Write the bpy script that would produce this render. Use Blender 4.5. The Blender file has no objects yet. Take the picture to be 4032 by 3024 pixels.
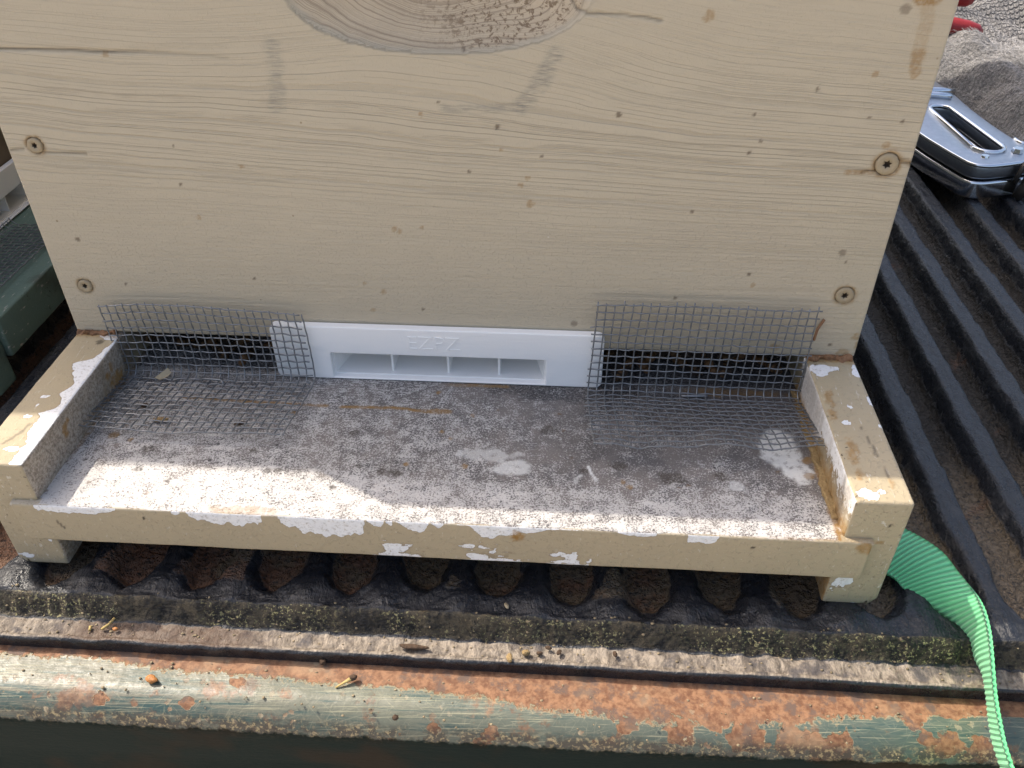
import bpy, bmesh, math, random
import numpy as np
from mathutils import Vector, Matrix
random.seed(7); RNG = np.random.default_rng(11)
scene = bpy.context.scene
COL = scene.collection

# ------------------------------------------------------------------ camera, sky, sun, exposure
cam_d = bpy.data.cameras.new('camera'); cam = bpy.data.objects.new('camera', cam_d); COL.objects.link(cam)
R_ = Vector((0.99777, 0.06651, -0.00487)); U_ = Vector((-0.03672, 0.60884, 0.79245)); F_ = Vector((-0.05567, 0.79050, -0.60992))
cam.matrix_world = Matrix(((R_.x, U_.x, -F_.x, .04035), (R_.y, U_.y, -F_.y, -.26580), (R_.z, U_.z, -F_.z, .20321), (0, 0, 0, 1)))
cam_d.sensor_width = 36; cam_d.lens = 29.87; cam_d.clip_start = .005; cam_d.clip_end = 200
scene.camera = cam
SUN = Vector((-.69, .36, 1.0)).normalized()
w = bpy.data.worlds.new('World'); scene.world = w; w.use_nodes = True
nt = w.node_tree; bg = nt.nodes['Background']; sky = nt.nodes.new('ShaderNodeTexSky')
sky.sky_type = 'NISHITA'; sky.sun_disc = False
sky.sun_elevation = math.asin(SUN.z); sky.sun_rotation = math.atan2(SUN.x, SUN.y)
sky.air_density = 1.0; sky.dust_density = 6.0; sky.ozone_density = .3
nt.links.new(sky.outputs[0], bg.inputs[0]); bg.inputs[1].default_value = .15
sl = bpy.data.lights.new('sun', 'SUN'); sl.energy = 2.7; sl.angle = math.radians(.5); sl.color = (1, .92, .80)
so = bpy.data.objects.new('sun', sl); COL.objects.link(so); so.rotation_euler = SUN.to_track_quat('Z', 'Y').to_euler()
vs = scene.view_settings; vs.view_transform = 'Standard'; vs.look = 'None'; vs.gamma = 1; vs.use_curve_mapping = False
vs.exposure = .98

# ------------------------------------------------------------------ numpy noise
def vnoise(x, y, seed=0):
    r = np.random.default_rng(seed).random((256, 256)).astype(np.float32)
    xi = np.floor(x).astype(int); yi = np.floor(y).astype(int); fx = x - xi; fy = y - yi
    fx = fx * fx * (3 - 2 * fx); fy = fy * fy * (3 - 2 * fy)
    g = lambda a, b: r[a & 255, b & 255]
    return (g(xi, yi) * (1 - fx) + g(xi + 1, yi) * fx) * (1 - fy) + (g(xi, yi + 1) * (1 - fx) + g(xi + 1, yi + 1) * fx) * fy
def fbm(x, y, o=4, seed=0):
    s = 0; a = .5; t = 0
    for k in range(o):
        s = s + a * vnoise(x * 2 ** k + 17 * k, y * 2 ** k + 5 * k, seed + k); t += a; a *= .5
    return s / t - .5
def sst(a, b, x):
    t = np.clip((x - a) / (b - a), 0, 1); return t * t * (3 - 2 * t)
def blob(X, Y, cx, cy, r, k=.35, seed=3, sx=1.0, sy=1.0):
    d = np.sqrt(((X - cx) / sx) ** 2 + ((Y - cy) / sy) ** 2)
    d = d + k * 2 * r * fbm(X / r * 1.3, Y / r * 1.3, 4, seed)
    return 1 - sst(r * .8, r * 1.2, d)
def segd(X, Y, pts, warp=.0, seed=9, s=300):
    d = np.full(X.shape, 9.)
    X = X + warp * fbm(X * s, Y * s, 3, seed); Y = Y + warp * fbm(X * s, Y * s, 3, seed + 40)
    for (a, b), (c, e) in zip(pts[:-1], pts[1:]):
        L2 = (c - a) ** 2 + (e - b) ** 2 + 1e-12
        t = np.clip(((X - a) * (c - a) + (Y - b) * (e - b)) / L2, 0, 1)
        d = np.minimum(d, np.hypot(X - a - t * (c - a), Y - b - t * (e - b)))
    return d

# ------------------------------------------------------------------ object helpers
def tag(o, label=None, cat=None, group=None, kind=None):
    if label: o['label'] = label
    if cat: o['category'] = cat
    if group: o['group'] = group
    if kind: o['kind'] = kind
    return o
def thing(name, label, cat, loc=(0, 0, 0), group=None):
    o = bpy.data.objects.new(name, None); COL.objects.link(o); o.location = loc; o.empty_display_size = .02
    return tag(o, label, cat, group)
def link(name, me, mat, parent=None, smooth=True):
    if mat:
        for m in (mat if isinstance(mat, (list, tuple)) else [mat]): me.materials.append(m)
    me.polygons.foreach_set('use_smooth', [smooth] * len(me.polygons)); me.update()
    o = bpy.data.objects.new(name, me); COL.objects.link(o)
    if parent:
        o.parent = parent; o.location = -Vector(parent.location)
    return o
def npmesh(name, V, Fc, attrs=None):
    V = np.asarray(V, np.float32); Fc = np.asarray(Fc, np.int32); n = len(Fc)
    me = bpy.data.meshes.new(name); me.vertices.add(len(V)); me.vertices.foreach_set('co', V.ravel())
    me.loops.add(n * 4); me.loops.foreach_set('vertex_index', Fc.ravel()); me.polygons.add(n)
    me.polygons.foreach_set('loop_start', np.arange(0, n * 4, 4, dtype=np.int32))
    me.polygons.foreach_set('loop_total', np.full(n, 4, np.int32)); me.update(calc_edges=True); me.validate()
    for k, a in (attrs or {}).items():
        at = me.attributes.new(k, 'FLOAT', 'POINT'); at.data.foreach_set('value', np.asarray(a, np.float32).ravel())
    return me
def quads(nu, nv, flip=False, off=0):
    i, j = np.meshgrid(np.arange(nu - 1), np.arange(nv - 1), indexing='ij')
    a = (i * nv + j + off).ravel(); b = a + nv; c = b + 1; d = a + 1
    return np.stack([a, d, c, b] if flip else [a, b, c, d], 1)
def sheet(P, flip=False, attrs=None, name='m'):
    nu, nv = P.shape[:2]; return npmesh(name, P.reshape(-1, 3), quads(nu, nv, flip), attrs)
def axis(a, b, st, r):
    n = max(2, int(round((b - a - 2 * r) / st)) + 1)
    e = r * np.array([0, .12, .35, .65]) if r > 0 else np.array([])
    return np.concatenate([a + e, np.linspace(a + r, b - r, n), (b - e)[::-1]])
def boxgrid(lo, hi, step, r=.0008, fine=None):
    """rounded box of six grids; fine: dict face->step; face codes 0..5 = -x,+x,-y,+y,-z,+z. returns V,F,face"""
    V = []; Fs = []; C = []; off = 0; lo = np.array(lo, float); hi = np.array(hi, float)
    for ax in range(3):
        for s in (0, 1):
            fc = ax * 2 + s; st = (fine or {}).get(fc, step)
            if st is None: continue
            u, v = [(1, 2), (2, 0), (0, 1)][ax]
            A = axis(lo[u], hi[u], st, r); B = axis(lo[v], hi[v], st, r)
            g = np.zeros((len(A), len(B), 3)); g[..., ax] = hi[ax] if s else lo[ax]
            g[..., u] = A[:, None]; g[..., v] = B[None, :]
            c = np.clip(g, lo + r, hi - r); d = g - c; n = np.linalg.norm(d, axis=2, keepdims=True)
            g = c + d / np.maximum(n, 1e-9) * r
            V.append(g.reshape(-1, 3)); Fs.append(quads(len(A), len(B), flip=(s == 0), off=off)); C.append(np.full(len(A) * len(B), fc)); off += len(A) * len(B)
    return np.concatenate(V), np.concatenate(Fs), np.concatenate(C)
def mbox(name, lo, hi, mat, parent=None, r=.0008, step=.02):
    V, F, C = boxgrid(lo, hi, step, r); return link(name, npmesh(name, V, F), mat, parent)
def tube_geo(pts, rad, n=6, cap=True):
    pts = [Vector(p) for p in pts]; rads = rad if isinstance(rad, (list, tuple)) else [rad] * len(pts)
    V = []; F = []; up = Vector((0, 0, 1)); t0 = (pts[1] - pts[0]).normalized()
    if abs(t0.dot(up)) > .9: up = Vector((1, 0, 0))
    nrm = t0.cross(up).normalized()
    for i, p in enumerate(pts):
        t = (pts[min(i + 1, len(pts) - 1)] - pts[max(i - 1, 0)]).normalized()
        nrm = (nrm - t * nrm.dot(t)).normalized(); b = t.cross(nrm)
        for k in range(n):
            a = 2 * math.pi * k / n; V.append(p + (nrm * math.cos(a) + b * math.sin(a)) * rads[i])
    for i in range(len(pts) - 1):
        for k in range(n): F.append((i * n + k, i * n + (k + 1) % n, (i + 1) * n + (k + 1) % n, (i + 1) * n + k))
    caps = []
    if cap: caps = [tuple(range(n))[::-1], tuple((len(pts) - 1) * n + k for k in range(n))]
    return V, F, caps
def tubes(name, lst, mat, parent=None):
    V = []; F = []
    for pts, rad, n in lst:
        v, f, c = tube_geo(pts, rad, n); o = len(V); V += v
        F += [tuple(i + o for i in q) for q in f + c]
    me = bpy.data.meshes.new(name); me.from_pydata([tuple(v) for v in V], [], F); me.update()
    return link(name, me, mat, parent)
def bm_obj(name, bm, mat, parent=None, smooth=False):
    bmesh.ops.recalc_face_normals(bm, faces=bm.faces)
    me = bpy.data.meshes.new(name); bm.to_mesh(me); bm.free(); return link(name, me, mat, parent, smooth)
def prism(name, outline, z0, z1, mat, parent=None, holes=(), bevel=0, seg=3, smooth=False):
    """outline (xy), with holes, extruded z0..z1"""
    bm = bmesh.new(); es = []
    for lp in [outline] + list(holes):
        vs_ = [bm.verts.new((x, y, z1)) for x, y in lp]
        es += [bm.edges.new((vs_[i], vs_[(i + 1) % len(vs_)])) for i in range(len(vs_))]
    res = bmesh.ops.triangle_fill(bm, edges=es, use_beauty=True)
    top = [f for f in res['geom'] if isinstance(f, bmesh.types.BMFace)]
    ex = bmesh.ops.extrude_face_region(bm, geom=top)
    for v in [g for g in ex['geom'] if isinstance(g, bmesh.types.BMVert)]: v.co.z = z0
    bmesh.ops.dissolve_limit(bm, angle_limit=.01, verts=bm.verts, edges=bm.edges)
    if bevel:
        bmesh.ops.recalc_face_normals(bm, faces=bm.faces)
        ed = [e for e in bm.edges if len(e.link_faces) == 2 and e.calc_face_angle() > .9 and abs(e.verts[0].co.z - e.verts[1].co.z) < 1e-6]
        bmesh.ops.bevel(bm, geom=ed, offset=bevel, segments=seg, profile=.5, affect='EDGES')
    return bm_obj(name, bm, mat, parent, smooth)

# ------------------------------------------------------------------ node helpers
class M:
    def __init__(s, name, rough=.6, spec=.4, metallic=0.):
        s.m = bpy.data.materials.new(name); s.m.use_nodes = True; s.t = s.m.node_tree; s.b = s.t.nodes['Principled BSDF']
        s.b.inputs['Roughness'].default_value = rough; s.b.inputs['Metallic'].default_value = metallic
        s.b.inputs['Specular IOR Level'].default_value = spec
        g = s.t.nodes.new('ShaderNodeNewGeometry'); s.pos = g.outputs['Position']; s.nor = g.outputs['Normal']
        sp = s.t.nodes.new('ShaderNodeSeparateXYZ'); s.t.links.new(s.pos, sp.inputs[0]); s.x, s.y, s.z = sp.outputs
        sn = s.t.nodes.new('ShaderNodeSeparateXYZ'); s.t.links.new(s.nor, sn.inputs[0]); s.nx, s.ny, s.nz = sn.outputs
    def _in(s, sock, v):
        if isinstance(v, bpy.types.NodeSocket): s.t.links.new(v, sock)
        elif isinstance(v, (tuple, list)) and len(v) == 3 and sock.type == 'RGBA': sock.default_value = (*v, 1)
        else: sock.default_value = v
    def math(s, op, a, b=0., c=0., clamp=False):
        n = s.t.nodes.new('ShaderNodeMath'); n.operation = op; n.use_clamp = clamp
        s._in(n.inputs[0], a); s._in(n.inputs[1], b); s._in(n.inputs[2], c); return n.outputs[0]
    def add(s, a, b): return s.math('ADD', a, b)
    def mul(s, a, b): return s.math('MULTIPLY', a, b)
    def mx(s, a, b): return s.math('MAXIMUM', a, b)
    def vscale(s, v, sc):
        n = s.t.nodes.new('ShaderNodeVectorMath'); n.operation = 'MULTIPLY'; s._in(n.inputs[0], v); n.inputs[1].default_value = sc; return n.outputs[0]
    def noise(s, scale=100, detail=3, rough=.5, vec=None, sc=None, dist=0., w=None):
        n = s.t.nodes.new('ShaderNodeTexNoise')
        if w is not None: n.noise_dimensions = '1D'; s._in(n.inputs['W'], w)
        else:
            v = vec if vec is not None else s.pos
            if sc: v = s.vscale(v, sc)
            s._in(n.inputs['Vector'], v)
        n.inputs['Scale'].default_value = scale; n.inputs['Detail'].default_value = detail
        n.inputs['Roughness'].default_value = rough; n.inputs['Distortion'].default_value = dist
        return n.outputs['Fac']
    def voro(s, scale, feature='F1', sc=None, rnd=1.):
        n = s.t.nodes.new('ShaderNodeTexVoronoi'); n.feature = feature
        s._in(n.inputs['Vector'], s.vscale(s.pos, sc) if sc else s.pos); n.inputs['Scale'].default_value = scale
        n.inputs['Randomness'].default_value = rnd
        return n.outputs['Distance']
    def ss(s, x, a, b, lo=0., hi=1.):
        n = s.t.nodes.new('ShaderNodeMapRange'); n.interpolation_type = 'SMOOTHSTEP'
        s._in(n.inputs['Value'], x)
        if a <= b: v = (a, b, lo, hi)
        else: v = (b, a, hi, lo)
        for k, q in zip(('From Min', 'From Max', 'To Min', 'To Max'), v): n.inputs[k].default_value = q
        return n.outputs[0]
    def attr(s, name):
        n = s.t.nodes.new('ShaderNodeAttribute'); n.attribute_name = name; return n.outputs['Fac']
    def mix(s, f, a, b, mode='MIX'):
        n = s.t.nodes.new('ShaderNodeMix'); n.data_type = 'RGBA'; n.blend_type = mode
        s._in(n.inputs[0], f); s._in(n.inputs[6], a); s._in(n.inputs[7], b); return n.outputs[2]
    def bump(s, h, dist=.001, strength=1., normal=None):
        n = s.t.nodes.new('ShaderNodeBump'); n.inputs['Strength'].default_value = strength; n.inputs['Distance'].default_value = dist
        s._in(n.inputs['Height'], h)
        if normal is not None: s._in(n.inputs['Normal'], normal)
        return n.outputs[0]
    def col(s, c): s._in(s.b.inputs['Base Color'], c); return s
    def set(s, k, v): s._in(s.b.inputs[k], v); return s
    def nrm(s, n): s._in(s.b.inputs['Normal'], n); return s

TAN = (.41, .34, .225); WHITE = (.78, .78, .78); AMBER = (.30, .165, .045); DARKD = (.035, .025, .018)

def mat_wall():
    m = M('tan_painted_wood', .5, .35)
    g = m.attr('grain'); ga = m.attr('gamp'); sc = m.attr('scoop')
    wob = m.mul(m.add(m.noise(14, 3, .5, sc=(1, 1, 2.5)), -.5), .004)
    gg = m.add(g, wob)
    n1 = m.noise(300, 1, .5, w=gg); n2 = m.noise(800, 1, .5, w=m.add(gg, 3.3))
    brk = m.noise(60, 3, .6, sc=(.6, 1, 3))
    l1 = m.mul(m.ss(m.math('ABSOLUTE', m.add(n1, -.5)), .028, 0.), m.ss(brk, .34, .52))
    l2 = m.mul(m.ss(m.math('ABSOLUTE', m.add(n2, -.5)), .035, 0.), m.ss(brk, .60, .45))
    lines = m.mul(m.math('MAXIMUM', l1, m.mul(l2, .65)), ga)
    soft = m.noise(330, 2, .5, w=gg)
    brush = m.noise(1, 2, .6, sc=(45, 45, 1700)); stip = m.noise(1100, 3, .6); stipm = m.ss(stip, .52, .7)
    brush2 = m.noise(1, 2, .5, sc=(22, 22, 620)); calm = m.ss(m.z, .10, .05, .35, 1.)
    h = m.add(m.mul(lines, -.6), m.mul(m.mul(soft, ga), .5))
    h = m.add(h, m.mul(m.mul(brush, calm), .7)); h = m.add(h, m.mul(m.mul(brush2, calm), 1.1)); h = m.add(h, m.mul(m.mul(stipm, calm), .42)); h = m.add(h, m.mul(m.noise(120, 3, .5), .5))
    m.nrm(m.bump(h, .00042, .75))
    c = m.mix(m.noise(9, 4, .6), (.465, .40, .293), (.525, .455, .337))
    c = m.mix(m.mul(lines, .20), c, (.17, .13, .085))
    # greyer, worn bare scoop of the handhold
    cs = m.mix(m.noise(120, 4, .6, sc=(1, 1, 2)), (.38, .315, .235), (.50, .425, .32))
    rings = m.mul(m.ss(m.math('ABSOLUTE', m.add(m.noise(700, 2, .5, w=gg), -.5)), .05, 0.), .55)
    cs = m.mix(rings, cs, (.16, .12, .09))
    mott = m.mul(m.ss(m.noise(680, 4, .65, sc=(1, 1, 1.2), dist=.4), .50, .60), m.attr('mott'))
    cs = m.mix(m.mul(mott, .8), cs, (.13, .085, .05))
    c = m.mix(sc, c, m.mix(1., cs, (1.12, 1.1, 1.05), 'MULTIPLY'))
    c = m.mix(m.mul(m.attr('smudge'), m.ss(m.noise(1, 3, .7, sc=(150, 150, 1500)), .35, .62)), c, (.20, .195, .17))
    sp = m.mul(m.ss(m.voro(75), .045, .02), m.ss(m.noise(37, 2), .50, .60))
    c = m.mix(m.mul(sp, .7), c, (.17, .10, .03))
    sp2 = m.mul(m.ss(m.voro(62), .035, .02), m.ss(m.noise(21, 2), .54, .60))
    c = m.mix(m.mul(sp2, .8), c, (.7, .68, .62))
    c = m.mix(m.mul(m.attr('amber'), m.ss(m.noise(700, 3, .6), .25, .6, .25, .85)), c, AMBER)
    c = m.mix(m.mul(m.attr('dark'), .85), c, (.07, .038, .02))
    c = m.mix(m.attr('crack'), c, (.025, .018, .012))
    m.col(c); m.set('Roughness', m.ss(stip, .3, .7, .45, .62)); return m.m

def mat_frame(name='worn_tan_paint', base=TAN, peelcol=WHITE, dirtcol=(.10, .075, .05)):
    """tan paint with peeled white undercoat; attrs peel (white), amber, dirt, grit (speckled mould)"""
    m = M(name, .52, .35)
    n = m.noise(500, 4, .6); n2 = m.noise(90, 4, .6)
    pl = m.ss(m.add(m.attr('peel'), m.mul(m.add(m.noise(420, 5, .72), -.5), .9)), .46, .53)
    brush = m.noise(1, 2, .6, sc=(60, 500, 1600))
    c = m.mix(m.noise(25, 4, .6), tuple(.88 * v for v in base), tuple(1.06 * v for v in base))
    spk = m.mul(m.ss(m.noise(620, 4, .7), .60, .66), m.ss(n2, .42, .66))
    c = m.mix(m.mul(spk, m.attr('grit')), c, dirtcol)
    c = m.mix(m.mul(m.ss(m.noise(330, 5, .7, sc=(2, .35, 1)), .61, .66), m.attr('grit')), c, (.62, .58, .5))
    wc = m.mix(m.ss(m.noise(800, 5, .75), .50, .68), peelcol, (.50, .475, .44))
    ed_ = m.mul(m.ss(m.add(m.attr('peel'), m.mul(m.add(m.noise(420, 4, .65), -.5), .5)), .30, .46), m.math('SUBTRACT', 1., pl)); c = m.mix(m.mul(ed_, .45), c, (.16, .11, .065)); c = m.mix(pl, c, wc)
    g = m.attr('mould')
    gc = m.mix(m.ss(m.noise(900, 4, .75), .38, .66), (.46, .40, .33), (.19, .15, .115))
    gc = m.mix(m.ss(m.noise(70, 4, .6), .5, .72), gc, (.25, .19, .12))
    c = m.mix(g, c, gc)
    c = m.mix(m.mul(m.attr('amber'), m.ss(n, .3, .6, .35, 1.)), c, AMBER)
    c = m.mix(m.attr('dark'), c, DARKD)
    m.col(c)
    h = m.add(m.mul(m.math('SUBTRACT', 1., pl), .35), m.mul(brush, .3)); h = m.add(h, m.mul(m.ss(n, .5, .7), .35)); h = m.add(h, m.mul(m.attr('amber'), m.mul(n, .8)))
    h = m.add(h, m.mul(m.ss(m.noise(620, 4, .7), .6, .66), m.mul(m.attr('grit'), -.4)))
    m.nrm(m.bump(h, .0005, .8)); return m.m

def mat_deck():
    m = M('weathered_white_paint', .62, .3)
    d = m.attr('dirt')  # dirt mask that also carries the painted sunlit front strip
    n1 = m.noise(1000, 5, .8); n2 = m.noise(330, 5, .7); n3 = m.noise(60, 4, .6)
    lines = m.noise(1, 3, .65, sc=(170, 1500, 1))
    back = m.ss(m.y, -.028, -.008)
    mixn = m.add(m.mul(n1, .55), m.add(m.mul(n2, .30), m.mul(n3, .15)))
    mixn = m.add(mixn, m.mul(m.mul(m.add(lines, -.5), .38), m.add(back, .22)))
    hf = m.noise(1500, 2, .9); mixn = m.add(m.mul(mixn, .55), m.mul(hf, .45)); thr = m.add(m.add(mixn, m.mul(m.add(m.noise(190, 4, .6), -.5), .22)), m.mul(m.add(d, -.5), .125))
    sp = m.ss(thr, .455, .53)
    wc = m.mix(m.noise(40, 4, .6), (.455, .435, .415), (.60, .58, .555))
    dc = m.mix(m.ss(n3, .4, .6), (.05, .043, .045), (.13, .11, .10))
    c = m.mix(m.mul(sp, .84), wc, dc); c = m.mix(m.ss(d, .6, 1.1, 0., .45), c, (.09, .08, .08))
    c = m.mix(m.mul(m.attr('white'), m.ss(n2, .35, .5, .3, .95)), c, (.70, .70, .68))
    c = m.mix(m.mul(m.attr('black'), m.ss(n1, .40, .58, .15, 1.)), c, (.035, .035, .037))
    pick = m.mul(m.ss(m.add(m.voro(105), m.mul(m.add(n2, -.5), .5)), .10, .05), m.ss(m.noise(33, 2), .50, .56))
    c = m.mix(m.mul(pick, .65), c, (.14, .085, .045))
    pk2 = m.mul(m.ss(m.add(m.voro(170), m.mul(m.add(n2, -.5), .5)), .10, .05), m.ss(m.noise(51, 2), .53, .58))
    c = m.mix(m.mul(pk2, .85), c, (.045, .04, .04))
    c = m.mix(m.mul(m.attr('amber'), m.ss(n2, .3, .6, .4, 1.)), c, (.27, .155, .05))
    c = m.mix(m.mul(m.attr('dark'), m.ss(n1, .35, .6, .4, .95)), c, (.06, .048, .038))
    c = m.mix(m.attr('tan'), c, TAN)
    m.col(c)
    h = m.add(m.mul(sp, -.5), m.add(m.mul(n2, .5), m.mul(m.attr('amber'), .6)))
    m.nrm(m.bump(h, .0004, .7)); return m.m

def mat_liner():
    m = M('black_rubberised_liner', .38, .5)
    v = m.attr('valley'); band = m.attr('band'); strip = m.attr('strip')
    n = m.noise(600, 5, .65); n2 = m.noise(120, 5, .65); n3 = m.noise(35, 4, .6)
    blk = m.mix(n, (.009, .010, .013), (.026, .028, .034))
    blk = m.mix(m.mul(m.ss(n2, .5, .75), .5), blk, (.075, .07, .068))
    rust = m.mix(n2, (.22, .09, .04), (.17, .11, .07))
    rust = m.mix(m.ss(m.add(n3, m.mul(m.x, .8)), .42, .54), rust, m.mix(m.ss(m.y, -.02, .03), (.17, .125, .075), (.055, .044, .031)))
    rust = m.mix(m.ss(n, .5, .66), rust, (.03, .025, .02))
    vv = m.ss(m.add(v, m.mul(m.add(m.add(m.mul(n2, .6), m.mul(n, .4)), -.5), 1.7)), .36, .66)
    c = m.mix(m.mul(vv, .85), blk, rust)
    # dusty, mossy step and tan dirt strip at the front
    bc = m.mix(m.ss(m.add(m.mul(n, .5), m.mul(n2, .5)), .42, .58), (.010, .009, .008), (.085, .068, .042))
    bc = m.mix(m.mul(m.ss(m.noise(900, 3, .7), .56, .62), m.ss(n3, .4, .6)), bc, (.40, .36, .17))
    c = m.mix(m.ss(m.add(band, m.mul(m.add(n2, -.5), .5)), .4, .6), c, bc)
    tc = m.mix(m.ss(m.noise(260, 5, .7, sc=(1.4, .7, 1), dist=.8), .35, .65), (.10, .08, .062), (.30, .25, .195))
    tc = m.mix(m.ss(n2, .50, .66), tc, (.08, .07, .068)); tc = m.mix(m.mul(m.mul(m.ss(m.x, -.135, -.115), m.ss(m.x, -.045, -.075)), m.ss(n, .3, .6, .55, .95)), tc, (.085, .052, .035))
    c = m.mix(m.ss(m.add(strip, m.mul(m.add(n2, -.5), .5)), .4, .6), c, tc)
    m.col(c)
    r = m.ss(n2, .35, .65, .18, .38)
    dirty = m.mx(m.mul(vv, .85), m.mx(band, strip))
    m.set('Roughness', m.add(r, m.mul(dirty, .4)))
    h = m.add(m.mul(n, .55), m.mul(m.noise(240, 4, .7, sc=(1.5, .6, 1), dist=.6), 1.2)); h = m.add(h, m.mul(m.mul(m.ss(m.noise(420, 3, .6), .42, .6), vv), 1.3))
    h = m.add(h, m.mul(m.mul(m.noise(800, 3, .7), band), 1.6))
    m.nrm(m.bump(h, .0011, .8)); return m.m

def mat_sill():
    m = M('scratched_green_metal', .42, .5)
    n = m.noise(60, 6, .68); nf = m.noise(500, 5, .65); nh = m.noise(1, 4, .65, sc=(55, 900, 900)); ng = m.noise(1, 5, .6, sc=(18, 90, 90))
    paint = m.mix(m.noise(30, 4), (.026, .055, .052), (.05, .092, .082))
    worn = m.mix(m.noise(90, 5, .7), (.075, .09, .068), m.mix(m.ss(m.x, 0., -.12), (.165, .16, .11), (.18, .145, .105))); worn = m.mix(.18, worn, (.30, .28, .20))
    wm = m.ss(m.add(m.mul(nh, .6), m.mul(ng, .4)), .38, .54)
    face = m.ss(m.z, -.057, -.050)                       # worn only where loads slide over the edge
    xw = m.ss(m.x, .15, -.05, .45, 1.)
    c = m.mix(m.mul(m.mul(wm, face), m.mul(xw, .85)), paint, worn)
    # fine long and diagonal scratches
    for k, (ang, s1, s2, th) in enumerate([(.04, 45, 2600, .60), (.9, 170, 2600, .65), (-.6, 170, 2600, .655), (.25, 90, 2600, .62), (1.45, 220, 2400, .66)]):
        ca, sa = math.cos(ang), math.sin(ang)
        u = m.add(m.mul(m.x, ca), m.mul(m.y, sa)); vv_ = m.add(m.mul(m.x, -sa), m.mul(m.y, ca))
        cb = m.t.nodes.new('ShaderNodeCombineXYZ'); m._in(cb.inputs[0], m.mul(u, s1)); m._in(cb.inputs[1], m.mul(vv_, s2)); cb.inputs[2].default_value = k * 7.7
        sc = m.mul(m.ss(m.noise(1, 2, .5, vec=cb.outputs[0]), th, th + .03), face)
        c = m.mix(m.mul(sc, (.55 if k == 0 else .22)), c, (.34, .32, .21))
    rustc = m.mix(m.ss(nf, .35, .65), (.13, .055, .026), (.27, .14, .072)); rustc = m.mix(m.ss(m.noise(170, 6, .75), .49, .62), rustc, (.11, .07, .052)); rustc = m.mix(m.mul(m.ss(m.noise(45, 5, .6), .5, .7), .6), rustc, (.33, .22, .13))
    c = m.mix(m.mul(m.mul(m.ss(m.noise(75, 6, .72), .55, .63), face), .75), c, rustc)
    edge = m.add(m.attr('rust'), m.mul(m.add(m.add(m.mul(n, .5), m.mul(nf, .5)), -.5), 2.2))
    cream = m.ss(edge, .38, .46)
    c = m.mix(m.mul(cream, .55), c, (.36, .28, .16))
    rm = m.ss(edge, .45, .56); c = m.mix(rm, c, rustc)
    ch = m.mul(m.ss(m.add(m.voro(210), m.mul(m.add(m.noise(420, 5, .7), -.5), .9)), .21, .15), m.ss(m.noise(40, 3), .34, .50))
    low = m.ss(m.z, -.0460, -.049, .35, 1.); low = m.mul(low, m.ss(m.z, -.060, -.055))
    c = m.mix(m.mul(ch, low), c, m.mix(m.ss(m.noise(70, 2), .42, .58), (.22, .11, .055), (.42, .34, .22)))
    lowd = m.mul(m.mul(m.ss(m.z, -.0475, -.051), m.ss(m.z, -.060, -.055)), m.ss(m.noise(150, 5, .75), .40, .52))
    c = m.mix(m.mul(lowd, .85), c, m.mix(m.ss(m.noise(700, 3, .7), .50, .62), (.055, .045, .035), (.38, .29, .15)))
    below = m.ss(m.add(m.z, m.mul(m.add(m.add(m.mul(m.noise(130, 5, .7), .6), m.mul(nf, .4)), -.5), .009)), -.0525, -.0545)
    c = m.mix(m.mul(below, .95), c, m.mix(m.ss(m.noise(25, 4), .5, .65), (.004, .011, .010), (.020, .013, .008)))  # shade of the vertical face put into its colour
    m.col(c)
    m.set('Roughness', m.mx(m.ss(nf, .3, .7, .34, .55), m.mx(m.mul(rm, .75), m.mul(below, .7)))); m.set('Specular IOR Level', m.math('SUBTRACT', .5, m.mul(below, .44)))
    m.set('Metallic', 0.)
    h = m.add(m.mul(m.math('SUBTRACT', 1., rm), .6), m.mul(nf, .45)); h = m.add(h, m.mul(nh, .25)); h = m.add(h, m.mul(m.mul(ch, low), -.5))
    m.nrm(m.bump(h, .0005, .7)); return m.m

def simple(name, c0, c1=None, rough=.6, metallic=0., scale=300, bump=0., spec=.4, detail=4):
    m = M(name, rough, spec, metallic); n = m.noise(scale, detail, .6)
    m.col(m.mix(n, c0, c1 or tuple(v * .8 for v in c0)))
    if bump: m.nrm(m.bump(n, bump, .8))
    return m.m
def mat_wire():
    m = M('galvanised_wire', .42, .5, .6); n = m.noise(900, 3, .6)
    m.col(m.mix(n, (.13, .135, .14), (.31, .32, .33))); m.set('Roughness', m.ss(m.noise(200, 2), .4, .6, .3, .5)); return m.m
def mat_plastic():
    m = M('white_printed_plastic', .38, .45)
    lay = m.noise(1, 1, .5, sc=(25, 25, 2600)); d = m.noise(1, 1, .5, sc=(1500, 1500, 1500))
    m.col(m.mix(m.noise(40, 3), (.90, .885, .86), (.93, .915, .89)))
    m.nrm(m.bump(m.add(lay, m.mul(d, .5)), .00015, .6)); m.set('Subsurface Weight', .08); m.b.inputs['Subsurface Radius'].default_value = (.001, .001, .001); return m.m
def mat_strap():
    m = M('green_webbing', .42, .45)
    u = m.attr('along'); v = m.attr('across')
    rib = m.math('SINE', m.mul(u, 2 * math.pi / .00175)); tw = m.math('SINE', m.mul(m.add(v, m.mul(u, .25)), 2 * math.pi / .00052))
    ln = m.math('SINE', m.mul(u, 2 * math.pi / .00035))
    c = m.mix(m.ss(rib, -1., .2), (.075, .40, .165), (.18, .66, .31))
    c = m.mix(m.mul(m.ss(tw, .3, 1.), m.ss(rib, -.2, -.9)), c, (.16, .58, .28))
    c = m.mix(m.ss(m.math('ABSOLUTE', v), .0113, .0118), c, (.10, .50, .20)); m.col(c)
    h = m.add(m.mul(rib, .6), m.mul(m.mul(tw, .25), m.ss(rib, .4, -.8))); m.nrm(m.bump(m.add(h, m.mul(ln, .06)), .0005, .7))
    m.set('Sheen Weight', .3); return m.m
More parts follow.
